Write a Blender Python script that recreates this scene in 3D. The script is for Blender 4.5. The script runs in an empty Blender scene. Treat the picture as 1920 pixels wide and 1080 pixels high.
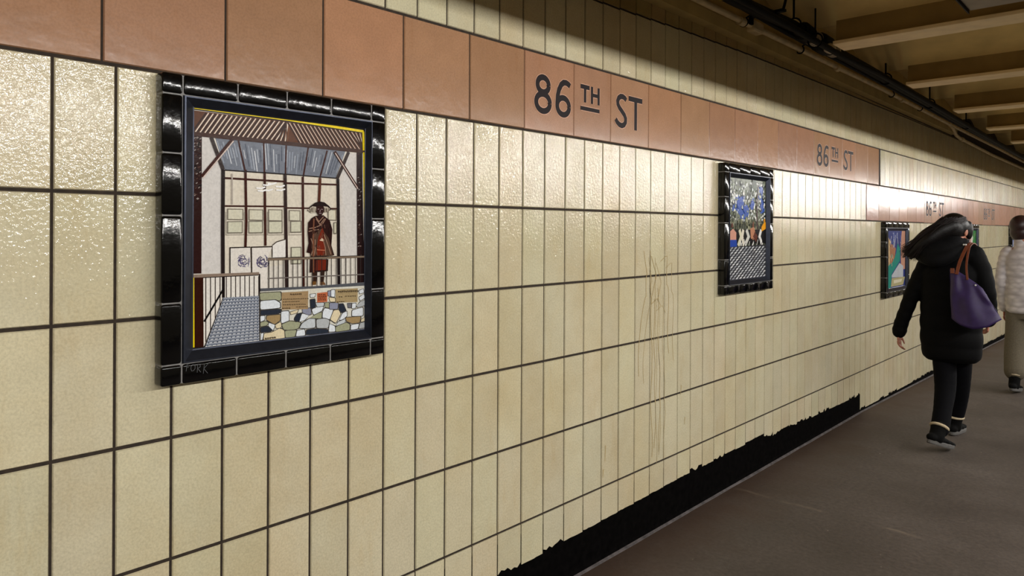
import bpy, bmesh, math, random
from mathutils import Vector, Matrix
import numpy as np

random.seed(11)
C = bpy.context.scene.collection
H = 1.46                                   # eye height; z values below are measured from eye level
CAMX, YAW, ROLL, FPX, CY = 1.839, 0.74945, 0.00483, 1331.0, 429.0
ROW, COLW, U0, V0 = 0.305, 0.13114, 0.46264, 0.38535

# ------------------------------------------------------------------ helpers
def lin(c):
    if isinstance(c, str):
        c = [int(c[i:i+2], 16) for i in (0, 2, 4)]
    o = []
    for v in c[:3]:
        v = v / 255.0
        o.append(v / 12.92 if v <= 0.04045 else ((v + 0.055) / 1.055) ** 2.4)
    return (o[0], o[1], o[2], 1.0)

def on_plane(px, py, X):
    """The point of the plane x = X that lies on the sight line of a photo point (used to trace flat artwork)."""
    a = (px - 960) / FPX; b = (CY - py) / FPX
    c, s = math.cos(ROLL), math.sin(ROLL)
    x, z = c * a - s * b, s * a + c * b
    c, s = math.cos(YAW), math.sin(YAW)
    r = (c * x - s, s * x + c, z)
    t = (X - CAMX) / r[0]
    return (X, t * r[1], t * r[2])

class MB:
    def __init__(self): self.v = []; self.f = []; self.c = []; self.m = []
    def add(self, verts, faces, col=None, mi=0):
        b = len(self.v)
        self.v += [tuple(p) for p in verts]
        for f in faces:
            self.f.append([b + i for i in f]); self.c.append(col); self.m.append(mi)
    def box(self, x0, x1, y0, y1, z0, z1, col=None, mi=0, bev=0.0, seg=2):
        bm = bmesh.new()
        bmesh.ops.create_cube(bm, size=1)
        for v in bm.verts:
            v.co = Vector((x0 + (v.co.x + .5) * (x1 - x0), y0 + (v.co.y + .5) * (y1 - y0), z0 + (v.co.z + .5) * (z1 - z0)))
        if bev: bmesh.ops.bevel(bm, geom=bm.edges[:], offset=bev, segments=seg, profile=.5, affect='EDGES')
        self.bm(bm, col, mi)
    def bm(self, bm, col=None, mi=0):
        bm.verts.index_update()
        self.add([v.co[:] for v in bm.verts], [[v.index for v in f.verts] for f in bm.faces], col, mi)
        bm.free()
    def tube(self, pts, r, n=10, col=None, mi=0, cap=True):
        pts = [Vector(p) for p in pts]; rs = r if isinstance(r, (list, tuple)) else [r] * len(pts)
        V = []; F = []; up = Vector((0.13, 0.21, 1)).normalized(); prev = None
        for i, p in enumerate(pts):
            d = (pts[min(i + 1, len(pts) - 1)] - pts[max(i - 1, 0)]).normalized()
            if prev is None:
                a = d.cross(up if abs(d.dot(up)) < .95 else Vector((1, 0, 0))).normalized()
            else:
                a = (prev - d * prev.dot(d)).normalized()
            prev = a; b = d.cross(a)
            for k in range(n):
                t = 2 * math.pi * k / n
                V.append(p + (a * math.cos(t) + b * math.sin(t)) * rs[i])
        for i in range(len(pts) - 1):
            for k in range(n):
                F.append([i * n + k, i * n + (k + 1) % n, (i + 1) * n + (k + 1) % n, (i + 1) * n + k])
        if cap:
            F.append(list(range(n))[::-1]); F.append([(len(pts) - 1) * n + k for k in range(n)])
        self.add(V, F, col, mi)
    def loft(self, rings, n=28, col=None, mi=0, p=2.0):
        """rings: (x, y, z, rx, ry) horizontal super-ellipses, bottom to top or top to bottom"""
        V = []; F = []
        for (x, y, z, rx, ry) in rings:
            for k in range(n):
                t = 2 * math.pi * k / n
                c, s = math.cos(t), math.sin(t)
                V.append((x + rx * math.copysign(abs(c) ** (2 / p), c), y + ry * math.copysign(abs(s) ** (2 / p), s), z))
        for i in range(len(rings) - 1):
            for k in range(n):
                F.append([i * n + k, i * n + (k + 1) % n, (i + 1) * n + (k + 1) % n, (i + 1) * n + k])
        F.append(list(range(n))[::-1]); F.append([(len(rings) - 1) * n + k for k in range(n)])
        self.add(V, F, col, mi)
    def ell(self, c, r, rot=None, col=None, mi=0, u=24, w=16):
        bm = bmesh.new(); bmesh.ops.create_uvsphere(bm, u_segments=u, v_segments=w, radius=1)
        M = Matrix.Translation(c) @ (rot.to_4x4() if rot else Matrix.Identity(4)) @ Matrix.Diagonal((r[0], r[1], r[2], 1))
        bm.transform(M); self.bm(bm, col, mi)
    def build(self, name, mats, parent=None, origin=None, smooth=False, remesh=0.0, smooth_it=6, fix=True):
        o3 = Vector(origin) if origin is not None else Vector((0, 0, 0))
        me = bpy.data.meshes.new(name)
        me.from_pydata([(v[0] - o3.x, v[1] - o3.y, v[2] + H - o3.z) for v in self.v], [], self.f)
        for m in (mats if isinstance(mats, (list, tuple)) else [mats]): me.materials.append(m)
        for p, mi in zip(me.polygons, self.m): p.material_index = mi
        if fix:
            bm = bmesh.new(); bm.from_mesh(me); bmesh.ops.recalc_face_normals(bm, faces=bm.faces[:]); bm.to_mesh(me); bm.free()
        if any(c is not None for c in self.c):
            at = me.color_attributes.new('Col', 'FLOAT_COLOR', 'CORNER')
            for p, c in zip(me.polygons, self.c):
                for li in p.loop_indices: at.data[li].color = c if c is not None else (.5, .5, .5, 1)
        o = bpy.data.objects.new(name, me); C.objects.link(o)
        if remesh:
            md = o.modifiers.new('r', 'REMESH'); md.mode = 'VOXEL'; md.voxel_size = remesh
            ms = o.modifiers.new('s', 'SMOOTH'); ms.iterations = smooth_it; ms.factor = .5
            dg = bpy.context.evaluated_depsgraph_get(); dg.update()
            me2 = bpy.data.meshes.new_from_object(o.evaluated_get(dg))
            o.modifiers.clear(); o.data = me2; me = me2
        if smooth:
            for p in me.polygons: p.use_smooth = True
        if parent is not None: o.parent = parent
        elif origin is not None: o.location = o3
        return o

def smooth_by_angle(o, deg=40):
    me = o.data
    bm = bmesh.new(); bm.from_mesh(me)
    for f in bm.faces: f.smooth = True
    for e in bm.edges:
        if len(e.link_faces) == 2 and e.calc_face_angle(0) > math.radians(deg): e.smooth = False
    bm.to_mesh(me); bm.free()

def tag(o, label=None, cat=None, group=None, kind=None):
    if label: o['label'] = label
    if cat: o['category'] = cat
    if group: o['group'] = group
    if kind: o['kind'] = kind
    return o
def thing(name, label, cat, loc, group=None):
    o = bpy.data.objects.new(name, None); C.objects.link(o); o.location = loc; o.empty_display_size = .1
    return tag(o, label, cat, group)

# ------------------------------------------------------------------ materials
class NT:
    def __init__(self, name):
        self.m = bpy.data.materials.new(name); self.m.use_nodes = True
        self.t = self.m.node_tree; self.b = self.t.nodes['Principled BSDF']
    def n(self, typ, **kw):
        nd = self.t.nodes.new(typ)
        for k, v in kw.items():
            if k.startswith('i_'): nd.inputs[k[2:].replace('_', ' ')].default_value = v
            else: setattr(nd, k, v)
        return nd
    def l(self, a, b): self.t.links.new(a, b)
    def coord(self): return self.n('ShaderNodeTexCoord').outputs['Object']
    def noise(self, scale, detail=3, rough=.5, vec=None, scl=None):
        nz = self.n('ShaderNodeTexNoise'); nz.inputs['Scale'].default_value = scale
        nz.inputs['Detail'].default_value = detail; nz.inputs['Roughness'].default_value = rough
        v = vec if vec is not None else self.coord()
        if scl:
            mp = self.n('ShaderNodeMapping'); mp.inputs['Scale'].default_value = scl; self.l(v, mp.inputs['Vector']); v = mp.outputs[0]
        self.l(v, nz.inputs['Vector'])
        return nz.outputs['Fac']
    def ramp(self, fac, stops):
        r = self.n('ShaderNodeValToRGB'); e = r.color_ramp.elements
        while len(e) < len(stops): e.new(.5)
        for el, (p, c) in zip(e, stops): el.position = p; el.color = c
        self.l(fac, r.inputs['Fac']); return r.outputs['Color']
    def mix(self, a, b, fac=.5, mode='MIX'):
        mx = self.n('ShaderNodeMix'); mx.data_type = 'RGBA'; mx.blend_type = mode
        for s, v in ((0, fac), (6, a), (7, b)):
            if hasattr(v, 'is_output'): self.l(v, mx.inputs[s])
            else: mx.inputs[s].default_value = v
        return mx.outputs[2]
    def bump(self, h, strength, dist):
        b = self.n('ShaderNodeBump'); b.inputs['Strength'].default_value = strength; b.inputs['Distance'].default_value = dist
        self.l(h, b.inputs['Height']); self.l(b.outputs[0], self.b.inputs['Normal'])
    def set(self, **kw):
        for k, v in kw.items():
            i = self.b.inputs[k.replace('_', ' ')]
            if hasattr(v, 'is_output'): self.l(v, i)
            else: i.default_value = v
        return self.m

def g(v): return (v, v, v, 1)
def simple(name, col, rough=.5, nscale=40, namt=.15, bump=0, bdist=.002, metal=0.0, **kw):
    t = NT(name); c = lin(col)
    f = t.noise(nscale, 4)
    lo = tuple(x * (1 - namt) for x in c[:3]) + (1,); hi = tuple(min(1, x * (1 + namt)) for x in c[:3]) + (1,)
    t.set(Base_Color=t.ramp(f, [(.3, lo), (.7, hi)]), Roughness=rough, Metallic=metal, **kw)
    if bump: t.bump(f, bump, bdist)
    return t.m

def glaze(name, rough, bscale, bstr, mott, spec=.5, dist=.0016, bscl=None):
    t = NT(name)
    at = t.n('ShaderNodeVertexColor', layer_name='Col').outputs['Color']
    mot = t.ramp(t.noise(9, 6, .65), [(.3, g(1 - mott)), (.72, g(1 + mott * .5))])
    c = t.mix(at, mot, 1.0, 'MULTIPLY')
    spk = t.ramp(t.noise(160, 3, .6), [(.35, g(.90)), (.6, g(1.04))])
    c = t.mix(c, spk, 1.0, 'MULTIPLY')
    drip = t.ramp(t.noise(2.2, 6, .75, scl=(1, 4, .8)), [(.56, g(1)), (.80, lin((236, 218, 190)))])
    c = t.mix(c, drip, .55, 'MULTIPLY')
    if name.startswith('cream'):
        c = t.mix(c, t.ramp(t.noise(1.7, 6, .7), [(.42, g(1)), (.75, lin((238, 224, 202)))]), .7, 'MULTIPLY')
    t.set(Base_Color=c, Roughness=rough)
    t.b.inputs['Specular IOR Level'].default_value = spec
    t.bump(t.noise(bscale, 2.5, .55, scl=bscl), bstr, dist)
    return t.m

M = {}
M['cream'] = glaze('cream_glazed_tile', .09, 90, .9, .07, spec=.74, dist=.0020)
M['salmon'] = glaze('salmon_glazed_tile', .17, 20, .22, .10, spec=.6, dist=.003)
M['grout'] = simple('dark_grout', (46, 36, 27), .9, 60, .35)
M['wallpaint'] = simple('upper_wall_paint', (96, 82, 50), .7, 8, .2)
M['base'] = simple('black_base_paint', (9, 8, 8), .9, 30, .4, .3, Specular_IOR_Level=.02)
M['letter'] = simple('dark_brown_glaze', (24, 12, 15), .5, 60, .1, Specular_IOR_Level=.15)
M['halo'] = simple('pale_glaze_edge', (206, 160, 132), .4, 60, .05, Specular_IOR_Level=.2)
M['blackglaze'] = simple('black_glazed_frame_tile', (5, 5, 6), .11, 35, .2, .25, .003, Specular_IOR_Level=.4)
M['framegrout'] = simple('glare_toned_frame_grout', (120, 118, 116), .5, 80, .2)  # joints coloured paler to imitate glare along the frame tiles
M['steel'] = simple('dark_blued_metal', (54, 58, 70), .33, 50, .12, .1, .001, metal=.75)
M['scratch'] = simple('scratched_glaze', (92, 94, 98), .5, 50, .1)
M['art'] = glaze('ceramic_mural_glaze', .22, 70, .35, .04, spec=.06, dist=.0015)
M['arch'] = simple('ceiling_paint_olive', (226, 202, 140), .75, 3, .18, .1, .01)
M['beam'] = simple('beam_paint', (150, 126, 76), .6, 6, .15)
M['flange'] = simple('bounce_lit_beam_flange', (246, 222, 178), .5, 10, .10)  # lighter than the web: light bounced from below is put into the colour
M['conduit'] = simple('painted_conduit', (214, 192, 146), .5, 12, .2)
M['ledge'] = simple('ledge_paint', (186, 162, 100), .65, 7, .15)
M['blackcable'] = simple('black_cable_sheath', (2, 2, 2), .6, 30, .3, Specular_IOR_Level=.1)
M['castmetal'] = simple('grey_cast_metal', (175, 165, 150), .42, 60, .25, .3, metal=.5)
M['yellow'] = simple('yellow_tag_plastic', (235, 200, 30), .5, 30, .05)
M['fixture'] = simple('grey_fixture_enamel', (150, 140, 128), .5, 10, .1)
M['fixdark'] = simple('dark_fixture_gap', (25, 22, 20), .7, 10, .1)
M['skin'] = simple('skin', (176, 116, 92), .6, 30, .08)
M['hair'] = simple('black_hair', (9, 6, 6), .45, 120, .3, .4, .003, Specular_IOR_Level=.3)
M['strand'] = simple('brown_black_strands', (22, 12, 11), .5, 200, .4, Specular_IOR_Level=.3)
M['hair2'] = simple('dark_brown_hair', (40, 20, 20), .4, 120, .3, .4, .003)
M['coat'] = simple('black_coat_cloth', (4, 4, 5), .75, 90, .25, .25, .002, Specular_IOR_Level=.12)
M['hood'] = simple('black_hood_cloth', (9, 9, 11), .8, 90, .25, .25, .002, Specular_IOR_Level=.15)
M['jeans'] = simple('black_trouser_cloth', (6, 6, 10), .85, 200, .2, .2, .001, Specular_IOR_Level=.12)
M['boot'] = simple('black_suede_boot', (6, 6, 6), .85, 150, .25, .2, .001, Specular_IOR_Level=.15)
M['sole'] = simple('grey_rubber_sole', (92, 90, 88), .7, 60, .15)
M['fur'] = simple('cream_boot_lining', (196, 180, 150), .9, 220, .25, .6, .004)
M['purple'] = simple('purple_nylon', (50, 34, 80), .5, 30, .15, .15, .003, Specular_IOR_Level=.35)
M['leather'] = simple('tan_brown_leather', (112, 58, 36), .45, 60, .15)
M['snap'] = simple('white_metal_snap', (225, 225, 220), .25, 60, .05)
M['trouser2'] = simple('olive_grey_trousers', (96, 88, 72), .85, 120, .18, .2, .001)
M['eye'] = simple('eye', (230, 228, 224), .2, 60, .02)

def quilt():
    t = NT('white_quilted_nylon')
    v = t.coord()
    mp = t.n('ShaderNodeMapping'); mp.inputs['Scale'].default_value = (16, 10, 26); t.l(v, mp.inputs['Vector'])
    vo = t.n('ShaderNodeTexVoronoi'); vo.inputs['Scale'].default_value = 1.0; t.l(mp.outputs[0], vo.inputs['Vector'])
    f = vo.outputs['Distance']
    t.set(Base_Color=t.ramp(f, [(.1, lin((214, 208, 208))), (.75, lin((176, 170, 172)))]), Roughness=.5)
    t.bump(f, -.9, .012)
    return t.m
M['quilt'] = quilt()

def floor_mat():
    t = NT('stained_concrete_floor')
    v = t.coord()
    sp = t.n('ShaderNodeSeparateXYZ'); t.l(v, sp.inputs[0])
    big = t.noise(1.1, 6, .6)
    c = t.ramp(big, [(.3, lin((66, 59, 54))), (.52, lin((82, 74, 68))), (.75, lin((98, 90, 84)))])
    fine = t.ramp(t.noise(45, 5, .7), [(.3, g(.72)), (.7, g(1.22))])
    c = t.mix(c, fine, 1.0, 'MULTIPLY')
    # rusty stain along the foot of the wall
    nz = t.noise(3.5, 5, .65)
    a = t.n('ShaderNodeMath', operation='MULTIPLY_ADD'); t.l(nz, a.inputs[0]); a.inputs[1].default_value = .5; t.l(sp.outputs[0], a.inputs[2])
    st = t.ramp(a.outputs[0], [(.28, lin((92, 62, 42))), (.62, g(1))])
    edge = t.ramp(a.outputs[0], [(.32, g(.8)), (.66, g(0))])
    c = t.mix(c, lin((70, 53, 42)), edge, 'MIX')
    # pale scuffs
    sc = t.ramp(t.noise(6, 8, .75), [(.66, g(0)), (.74, g(.35))])
    c = t.mix(c, lin((150, 138, 126)), sc, 'MIX')
    spk = t.ramp(t.noise(30, 2, .5), [(.76, g(0)), (.80, g(.7))])
    c = t.mix(c, lin((170, 158, 145)), spk, 'MIX')
    # joints across the walkway
    jn = t.n('ShaderNodeMath', operation='MULTIPLY_ADD'); t.l(t.noise(7, 3), jn.inputs[0]); jn.inputs[1].default_value = .06; t.l(sp.outputs[1], jn.inputs[2])
    for y in (3.80, 8.53):
        d = t.n('ShaderNodeMath', operation='SUBTRACT'); t.l(jn.outputs[0], d.inputs[0]); d.inputs[1].default_value = y + .03
        ab = t.n('ShaderNodeMath', operation='ABSOLUTE'); t.l(d.outputs[0], ab.inputs[0])
        r = t.ramp(ab.outputs[0], [(.003, g(.8)), (.02, g(0))])
        br = t.ramp(t.noise(2.6, 3, .6), [(.46, g(0)), (.6, g(.5))]) if y < 5 else g(.45)
        c = t.mix(c, lin((132, 118, 102)), t.mix(r, br, 1.0, 'MULTIPLY'), 'MIX')
    t.set(Base_Color=c, Roughness=t.ramp(big, [(.3, g(.5)), (.7, g(.75))]))
    t.b.inputs['Specular IOR Level'].default_value = .3
    t.bump(t.noise(60, 6, .7), .25, .003)
    return t.m
M['floor'] = floor_mat()

# ------------------------------------------------------------------ the wall
YA, YB = -1.2, 24.0
def floor_z(y): return -1.46 if y < 6.1 else -1.46 - .0205 * (y - 6.1)
CREAM, SALMON = (211, 202, 171), (171, 129, 98)
def jit(c, a):
    k = 1 + random.uniform(-a, a); return lin([max(0, min(255, v * k + random.uniform(-3, 3) * a * 20)) for v in c])
GAP = .0062
def tile(mb, y0, y1, z0, z1, col, mi, gap=GAP, bev=.0022, tilt=.0004):
    gz = max(gap, .0085); a0, a1, b0, b1 = y0 + gap / 2, y1 - gap / 2, z0 + gz / 2, z1 - gz / 2
    j = [random.uniform(-tilt, tilt) for _ in range(2)]
    xs = [j[0] * s + j[1] * t for s, t in ((-1, -1), (1, -1), (1, 1), (-1, 1))]
    o = [(-.004, a0, b0), (-.004, a1, b0), (-.004, a1, b1), (-.004, a0, b1)]
    i = [(xs[0], a0 + bev, b0 + bev), (xs[1], a1 - bev, b0 + bev), (xs[2], a1 - bev, b1 - bev), (xs[3], a0 + bev, b1 - bev)]
    mb.add(o + i, [[4, 5, 6, 7], [0, 1, 5, 4], [1, 2, 6, 5], [2, 3, 7, 6], [3, 0, 4, 7]], col, mi)
def ragged(mb, y0, y1, z0, z1, col, mi, amp):
    a0, a1 = y0 + GAP / 2, y1 - GAP / 2
    n = 7
    low = [(0.0, a0 + (a1 - a0) * k / n, z0 + random.uniform(0, amp)) for k in range(n + 1)]
    top = [(0.0, a1, z1 - GAP / 2), (0.0, a0, z1 - GAP / 2)]
    fr = low + top
    bk = [(-.004, p[1], p[2]) for p in fr]
    N = len(fr)
    mb.add(fr + bk, [list(range(N))] + [[k, (k + 1) % N, N + (k + 1) % N, N + k] for k in range(N)], col, mi)

SIGN0, SIGNP = 2.045, 3.0275
BANDEND, LOWBAND = 6.575, 6.25
sal = [.263 - .3, .263, .563, .86, 1.155, 1.454, 1.752, 2.045, 2.353, 2.619, 2.932]
sal = [-.337 - .3 * k for k in range(3, -1, -1)] + sal
for k in range(1, 8): sal.append(2.932 + .3057 * k)
sal += [SIGN0 + SIGNP + .31, SIGN0 + SIGNP + .585, SIGN0 + SIGNP + .887, 6.271, 6.575]
low = [6.249, 6.581, 6.894, 7.196, 7.482, 7.79, 8.1, 8.40, 8.68, 8.987]
for k in range(1, 8): low.append(8.987 + .3055 * k)
low += [11.1275 + .31, 11.1275 + .585, 12.0145]
for k in range(1, 40): low.append(12.0145 + .3055 * k)
signs = [SIGN0 + SIGNP * k for k in range(4)]
def in_sign(y): return any(s - .01 < y < s + .875 for s in signs)

wb = MB()
wb.add([(-.004, YA, -1.9), (-.004, YB, -1.9), (-.004, YB, 1.5), (-.004, YA, 1.5)], [[0, 1, 2, 3]], None, 0)
def zj(y): return float(np.interp(y, [2.0, 2.6, 3.235, 4.0, 4.8, 7.56, 12], [.985, .999, 1.022, 1.040, 1.047, 1.066, 1.075]))
def zt(y): return float(np.interp(y, [0, 3.6, 6.7, 9.3, 16], [1.108, 1.106, 1.084, 1.08, 1.08]))
BT = .699
def botz(y):
    if y < 6.13: return float(np.interp(y, [0, 1.9, 2.45, 3.3, 3.75, 4.5, 6.13], [-1.31, -1.305, -1.290, -1.268, -1.27, -1.297, -1.325]))
    return floor_z(y) + float(np.interp(y, [6.13, 8.5, 13], [.012, .035, .055]))
for j in range(int((YA - U0) / COLW) + 1, int((YB - U0) / COLW) - 1):
    y0, y1 = U0 + j * COLW, U0 + (j + 1) * COLW; ym = (y0 + y1) / 2
    tile(wb, y0, y1, BT, zj(ym), jit(CREAM, .02), 1)
    tile(wb, y0, y1, zj(ym), zt(ym), jit((170, 148, 98), .04), 1)
    if ym > BANDEND + .02: tile(wb, y0 if y0 > BANDEND else BANDEND, y1, V0, BT, jit(CREAM, .03), 1)
    if ym < LOWBAND - .03: tile(wb, y0, min(y1, LOWBAND), V0 - ROW, V0, jit(CREAM, .02), 1)
    for r in range(1, 5): tile(wb, y0, y1, V0 - (r + 1) * ROW, V0 - r * ROW, jit(CREAM, .02), 1)
    bz = botz(ym); chip = (random.random() < .35) if ym < 6.13 else random.random() < .7
    if 3.75 < ym < 4.6 and random.random() < .5: bz += random.uniform(.0, .035)
    ragged(wb, y0, y1, bz, V0 - 5 * ROW, jit(CREAM, .025), 1, .022 if chip else .003)
for a, b in zip(sal[:-1], sal[1:]):
    if b > YA and not in_sign((a + b) / 2): tile(wb, a, b, V0, BT, jit(SALMON, .035), 2, gap=.005, tilt=.0007)
for a, b in zip(low[:-1], low[1:]):
    if b < YB and not in_sign((a + b) / 2): tile(wb, a, b, V0 - ROW, V0, jit((184, 138, 116), .05), 2, gap=.005, tilt=.0009)
# brown run marks on the tiles
def ribbon(mb, pts, w, x, col, mi=0):
    """flat stroke on a plane x = const; pts are (y, z)"""
    P = [Vector((p[0], p[1])) for p in pts]; V = []
    n = len(P)
    for i, p in enumerate(P):
        d0 = (P[i] - P[i - 1]).normalized() if i else (P[1] - P[0]).normalized()
        d1 = (P[i + 1] - P[i]).normalized() if i < n - 1 else d0
        t = (d0 + d1)
        t = t.normalized() if t.length > 1e-6 else d1
        nr = Vector((-t.y, t.x)); k = 1 / max(.5, nr.dot(Vector((-d1.y, d1.x))))
        ww = (w[i] if isinstance(w, (list, tuple)) else w) / 2 * k
        V += [(x, p.x + nr.x * ww, p.y + nr.y * ww), (x, p.x - nr.x * ww, p.y - nr.y * ww)]
    mb.add(V, [[2 * i, 2 * i + 2, 2 * i + 3, 2 * i + 1] for i in range(n - 1)], col, mi)
STAIN = lin((190, 170, 126))
for pts in ([(1209, 470), (1213, 520), (1211, 560), (1200, 610), (1197, 720)], [(1218, 470), (1222, 560), (1221, 700), (1222, 880)], [(1226, 560), (1229, 700), (1227, 860)],
            [(1240, 490), (1250, 480), (1252, 540), (1254, 680)], [(1233, 540), (1237, 760), (1236, 860)], [(1222, 570), (1232, 560), (1238, 575)], [(1222, 480), (1230, 520), (1224, 560)]):
    for rep in range(2):
        q = []
        for (xa, ya), (xb, yb) in zip(pts[:-1], pts[1:]):
            for i in range(8):
                f = i / 8; yy = ya + (yb - ya) * f
                q.append(on_plane(xa + (xb - xa) * f + rep * 9 + 1.6 * math.sin(yy * .045 + xa), yy + rep * 13, .0006)[1:])
        ribbon(wb, q, .004 - .0016 * rep, .0008, STAIN, 1)
for x, y, h in ((1284, 782, 14), (1277, 722, 18), (1135, 835, 30), (1131, 880, 16)):
    a = on_plane(x, y, 0)[1:]; b = on_plane(x - 1, y + h, 0)[1:]
    ribbon(wb, [a, b], [.008, .003], .0008, STAIN, 1)
wall = wb.build('wall_left', [M['grout'], M['cream'], M['salmon']], fix=False)
tag(wall, 'cream glazed tile wall with a salmon tile band', None, None, 'structure')

bb = MB()
ys = [YA + .2 * k for k in range(int((YB - YA) / .2) + 1)]
V = []; F = []
for y in ys:
    zb, zt_ = floor_z(y), (-1.18 if y < 6.13 else floor_z(y) + .14)
    V += [(-.0025, y, zt_), (-.0025, y, zb + .02), (.006, y, zb + .006), (.016, y, zb - .002)]
for i in range(len(ys) - 1):
    for k in range(3): F.append([i * 4 + k, i * 4 + 4 + k, i * 4 + 5 + k, i * 4 + 1 + k])
bb.add(V, F)
tag(bb.build('baseboard_left', M['base']), 'black painted base strip along the foot of the tile wall', None, None, 'structure')
sk = MB(); V = []; F = []
for y in ys:
    zb = floor_z(y); w = .000 + .004 * random.random()
    V += [(.008, y, zb + .008), (.016 + w, y, zb + .0015), (.019 + w, y, zb - .003)]
for i in range(len(ys) - 1):
    for k in range(2): F.append([i * 3 + k, i * 3 + 3 + k, i * 3 + 4 + k, i * 3 + 1 + k])
sk.add(V, F)
tag(sk.build('trim_1', simple('grey_sealant', (78, 72, 72), .7, 25, .5)), 'grey sealant line where base meets floor', None, None, 'structure')

fl = MB(); V = []; F = []; XS = [-.02, 1.5, 3.2, 6.0]
yf = [YA - 1, 6.1, YB + .2]
for y in yf:
    for x in XS: V.append((x, y, floor_z(y)))
n = len(XS)
for i in range(len(yf) - 1):
    for k in range(n - 1): F.append([i * n + k, i * n + k + 1, (i + 1) * n + k + 1, (i + 1) * n + k])
b = len(V)
for y in yf:
    for x in XS: V.append((x, y, floor_z(y) - .15))
for i in range(len(yf) - 1):
    for k in range(n - 1): F.append([b + i * n + k, b + (i + 1) * n + k, b + (i + 1) * n + k + 1, b + i * n + k + 1])
fl.add(V, F)
tag(fl.build('floor', M['floor']), 'dark stained concrete walkway floor', None, None, 'structure')

# ------------------------------------------------------------------ ceiling
BY = [4.47 + 1.575 * k for k in range(-4, 13)]
BX0 = .36
cb = MB()
for a, b in zip(BY[:-1], BY[1:]):
    prof = []
    for k in range(15):
        t = k / 14; prof.append((a + (b - a) * t, 1.24 + .16 * (1 - abs(2 * t - 1) ** 2.6)))
    V = [(-.004, y, z) for y, z in prof] + [(6.0, y, z) for y, z in prof] + [(-.004, y, 1.5) for y, z in prof]
    F = [[k, k + 1, 16 + k, 15 + k] for k in range(14)] + [[k, k + 1, 31 + k, 30 + k] for k in range(14)]
    cb.add(V, F)
cb.add([(-.004, YA - 2, 1.5), (6, YA - 2, 1.5), (6, YB + 1, 1.5), (-.004, YB + 1, 1.5)], [[0, 1, 2, 3]])
co = cb.build('ceiling', M['arch'], smooth=False, fix=False); smooth_by_angle(co, 50)
tag(co, 'olive painted vaulted ceiling between beams', None, None, 'structure')
for i, y in enumerate(BY[1:]):
    m = MB()
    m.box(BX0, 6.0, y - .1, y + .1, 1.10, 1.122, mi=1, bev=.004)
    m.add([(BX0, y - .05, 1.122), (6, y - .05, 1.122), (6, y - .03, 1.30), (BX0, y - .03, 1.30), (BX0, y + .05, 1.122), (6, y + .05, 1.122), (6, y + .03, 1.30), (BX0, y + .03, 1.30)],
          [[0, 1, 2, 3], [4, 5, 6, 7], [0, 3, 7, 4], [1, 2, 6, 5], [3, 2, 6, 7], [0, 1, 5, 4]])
    tag(m.build('ceiling_beam', [M['beam'], M['flange']]), 'olive steel ceiling beam with lower flange lightened for bounced light', None, 'beams across the ceiling', 'structure')
lg = MB()
lg.box(0.0005, .062, YA, 9.26, 1.085, 1.46)
tag(lg.build('trim_2', M['ledge']), 'olive painted ledge along the top of the tiles', None, None, 'structure')
gd = MB()
gd.box(2.30, 2.52, YA - 1, YB, .812, 1.46)  # out-of-view girder added to cast the shadow edge on the upper wall
tag(gd.build('trim_3', M['beam']), 'unseen long girder added to shade the upper wall', None, None, 'structure')

# ------------------------------------------------------------------ station name signs
def arc(cx, cz, rx, rz, a0, a1, n=24):
    return [(cx + rx * math.cos(math.radians(a0 + (a1 - a0) * k / n)), cz + rz * math.sin(math.radians(a0 + (a1 - a0) * k / n))) for k in range(n + 1)]
ZB, ZT = .459, .616           # letter heights on the upper band
def sign_glyphs(y):
    """strokes as (points, width) in (y, z) for '86 TH ST'"""
    s = .024
    G = []
    # 8
    cy = y + .1085
    G += [(arc(cy, .5745, .0345, .0295, 0, 360, 30), s), (arc(cy, .504, .042, .034, 0, 360, 32), s)]
    # 6
    cy = y + .236
    G += [(arc(cy, .505, .039, .0345, 0, 360, 30), s)]
    G += [([(cy + .044, .594)] + [(cy + .034, .600), (cy + .018, .6045), (cy + .002, .603), (cy - .014, .592), (cy - .028, .570), (cy - .036, .545), (cy - .039, .51)], s)]
    six = len(G)
    # TH + bar
    a = y + .353
    G += [([(a, .6065), (a + .062, .6065)], .019), ([(a + .031, .600), (a + .031, .541)], .017)]
    G += [([(a + .080, .615), (a + .080, .541)], .017), ([(a + .128, .615), (a + .128, .541)], .017), ([(a + .080, .579), (a + .128, .579)], .016)]
    G += [([(a, .5145), (a + .135, .5145)], .017)]
    # S T
    c = y + .655
    G += [([(c + .040, .592), (c + .030, .600), (c + .014, .605), (c - .004, .604), (c - .020, .595), (c - .028, .580), (c - .026, .566), (c - .014, .552),
            (c + .006, .538), (c + .026, .523), (c + .036, .508), (c + .035, .491), (c + .024, .478), (c + .006, .472), (c - .014, .475), (c - .032, .485), (c - .043, .497)], s)]
    d = y + .772
    G += [([(d - .056, .604), (d + .058, .604)], .0235), ([(d + .002, .598), (d + .002, ZB + .003)], .0235)]
    return G, six
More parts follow.
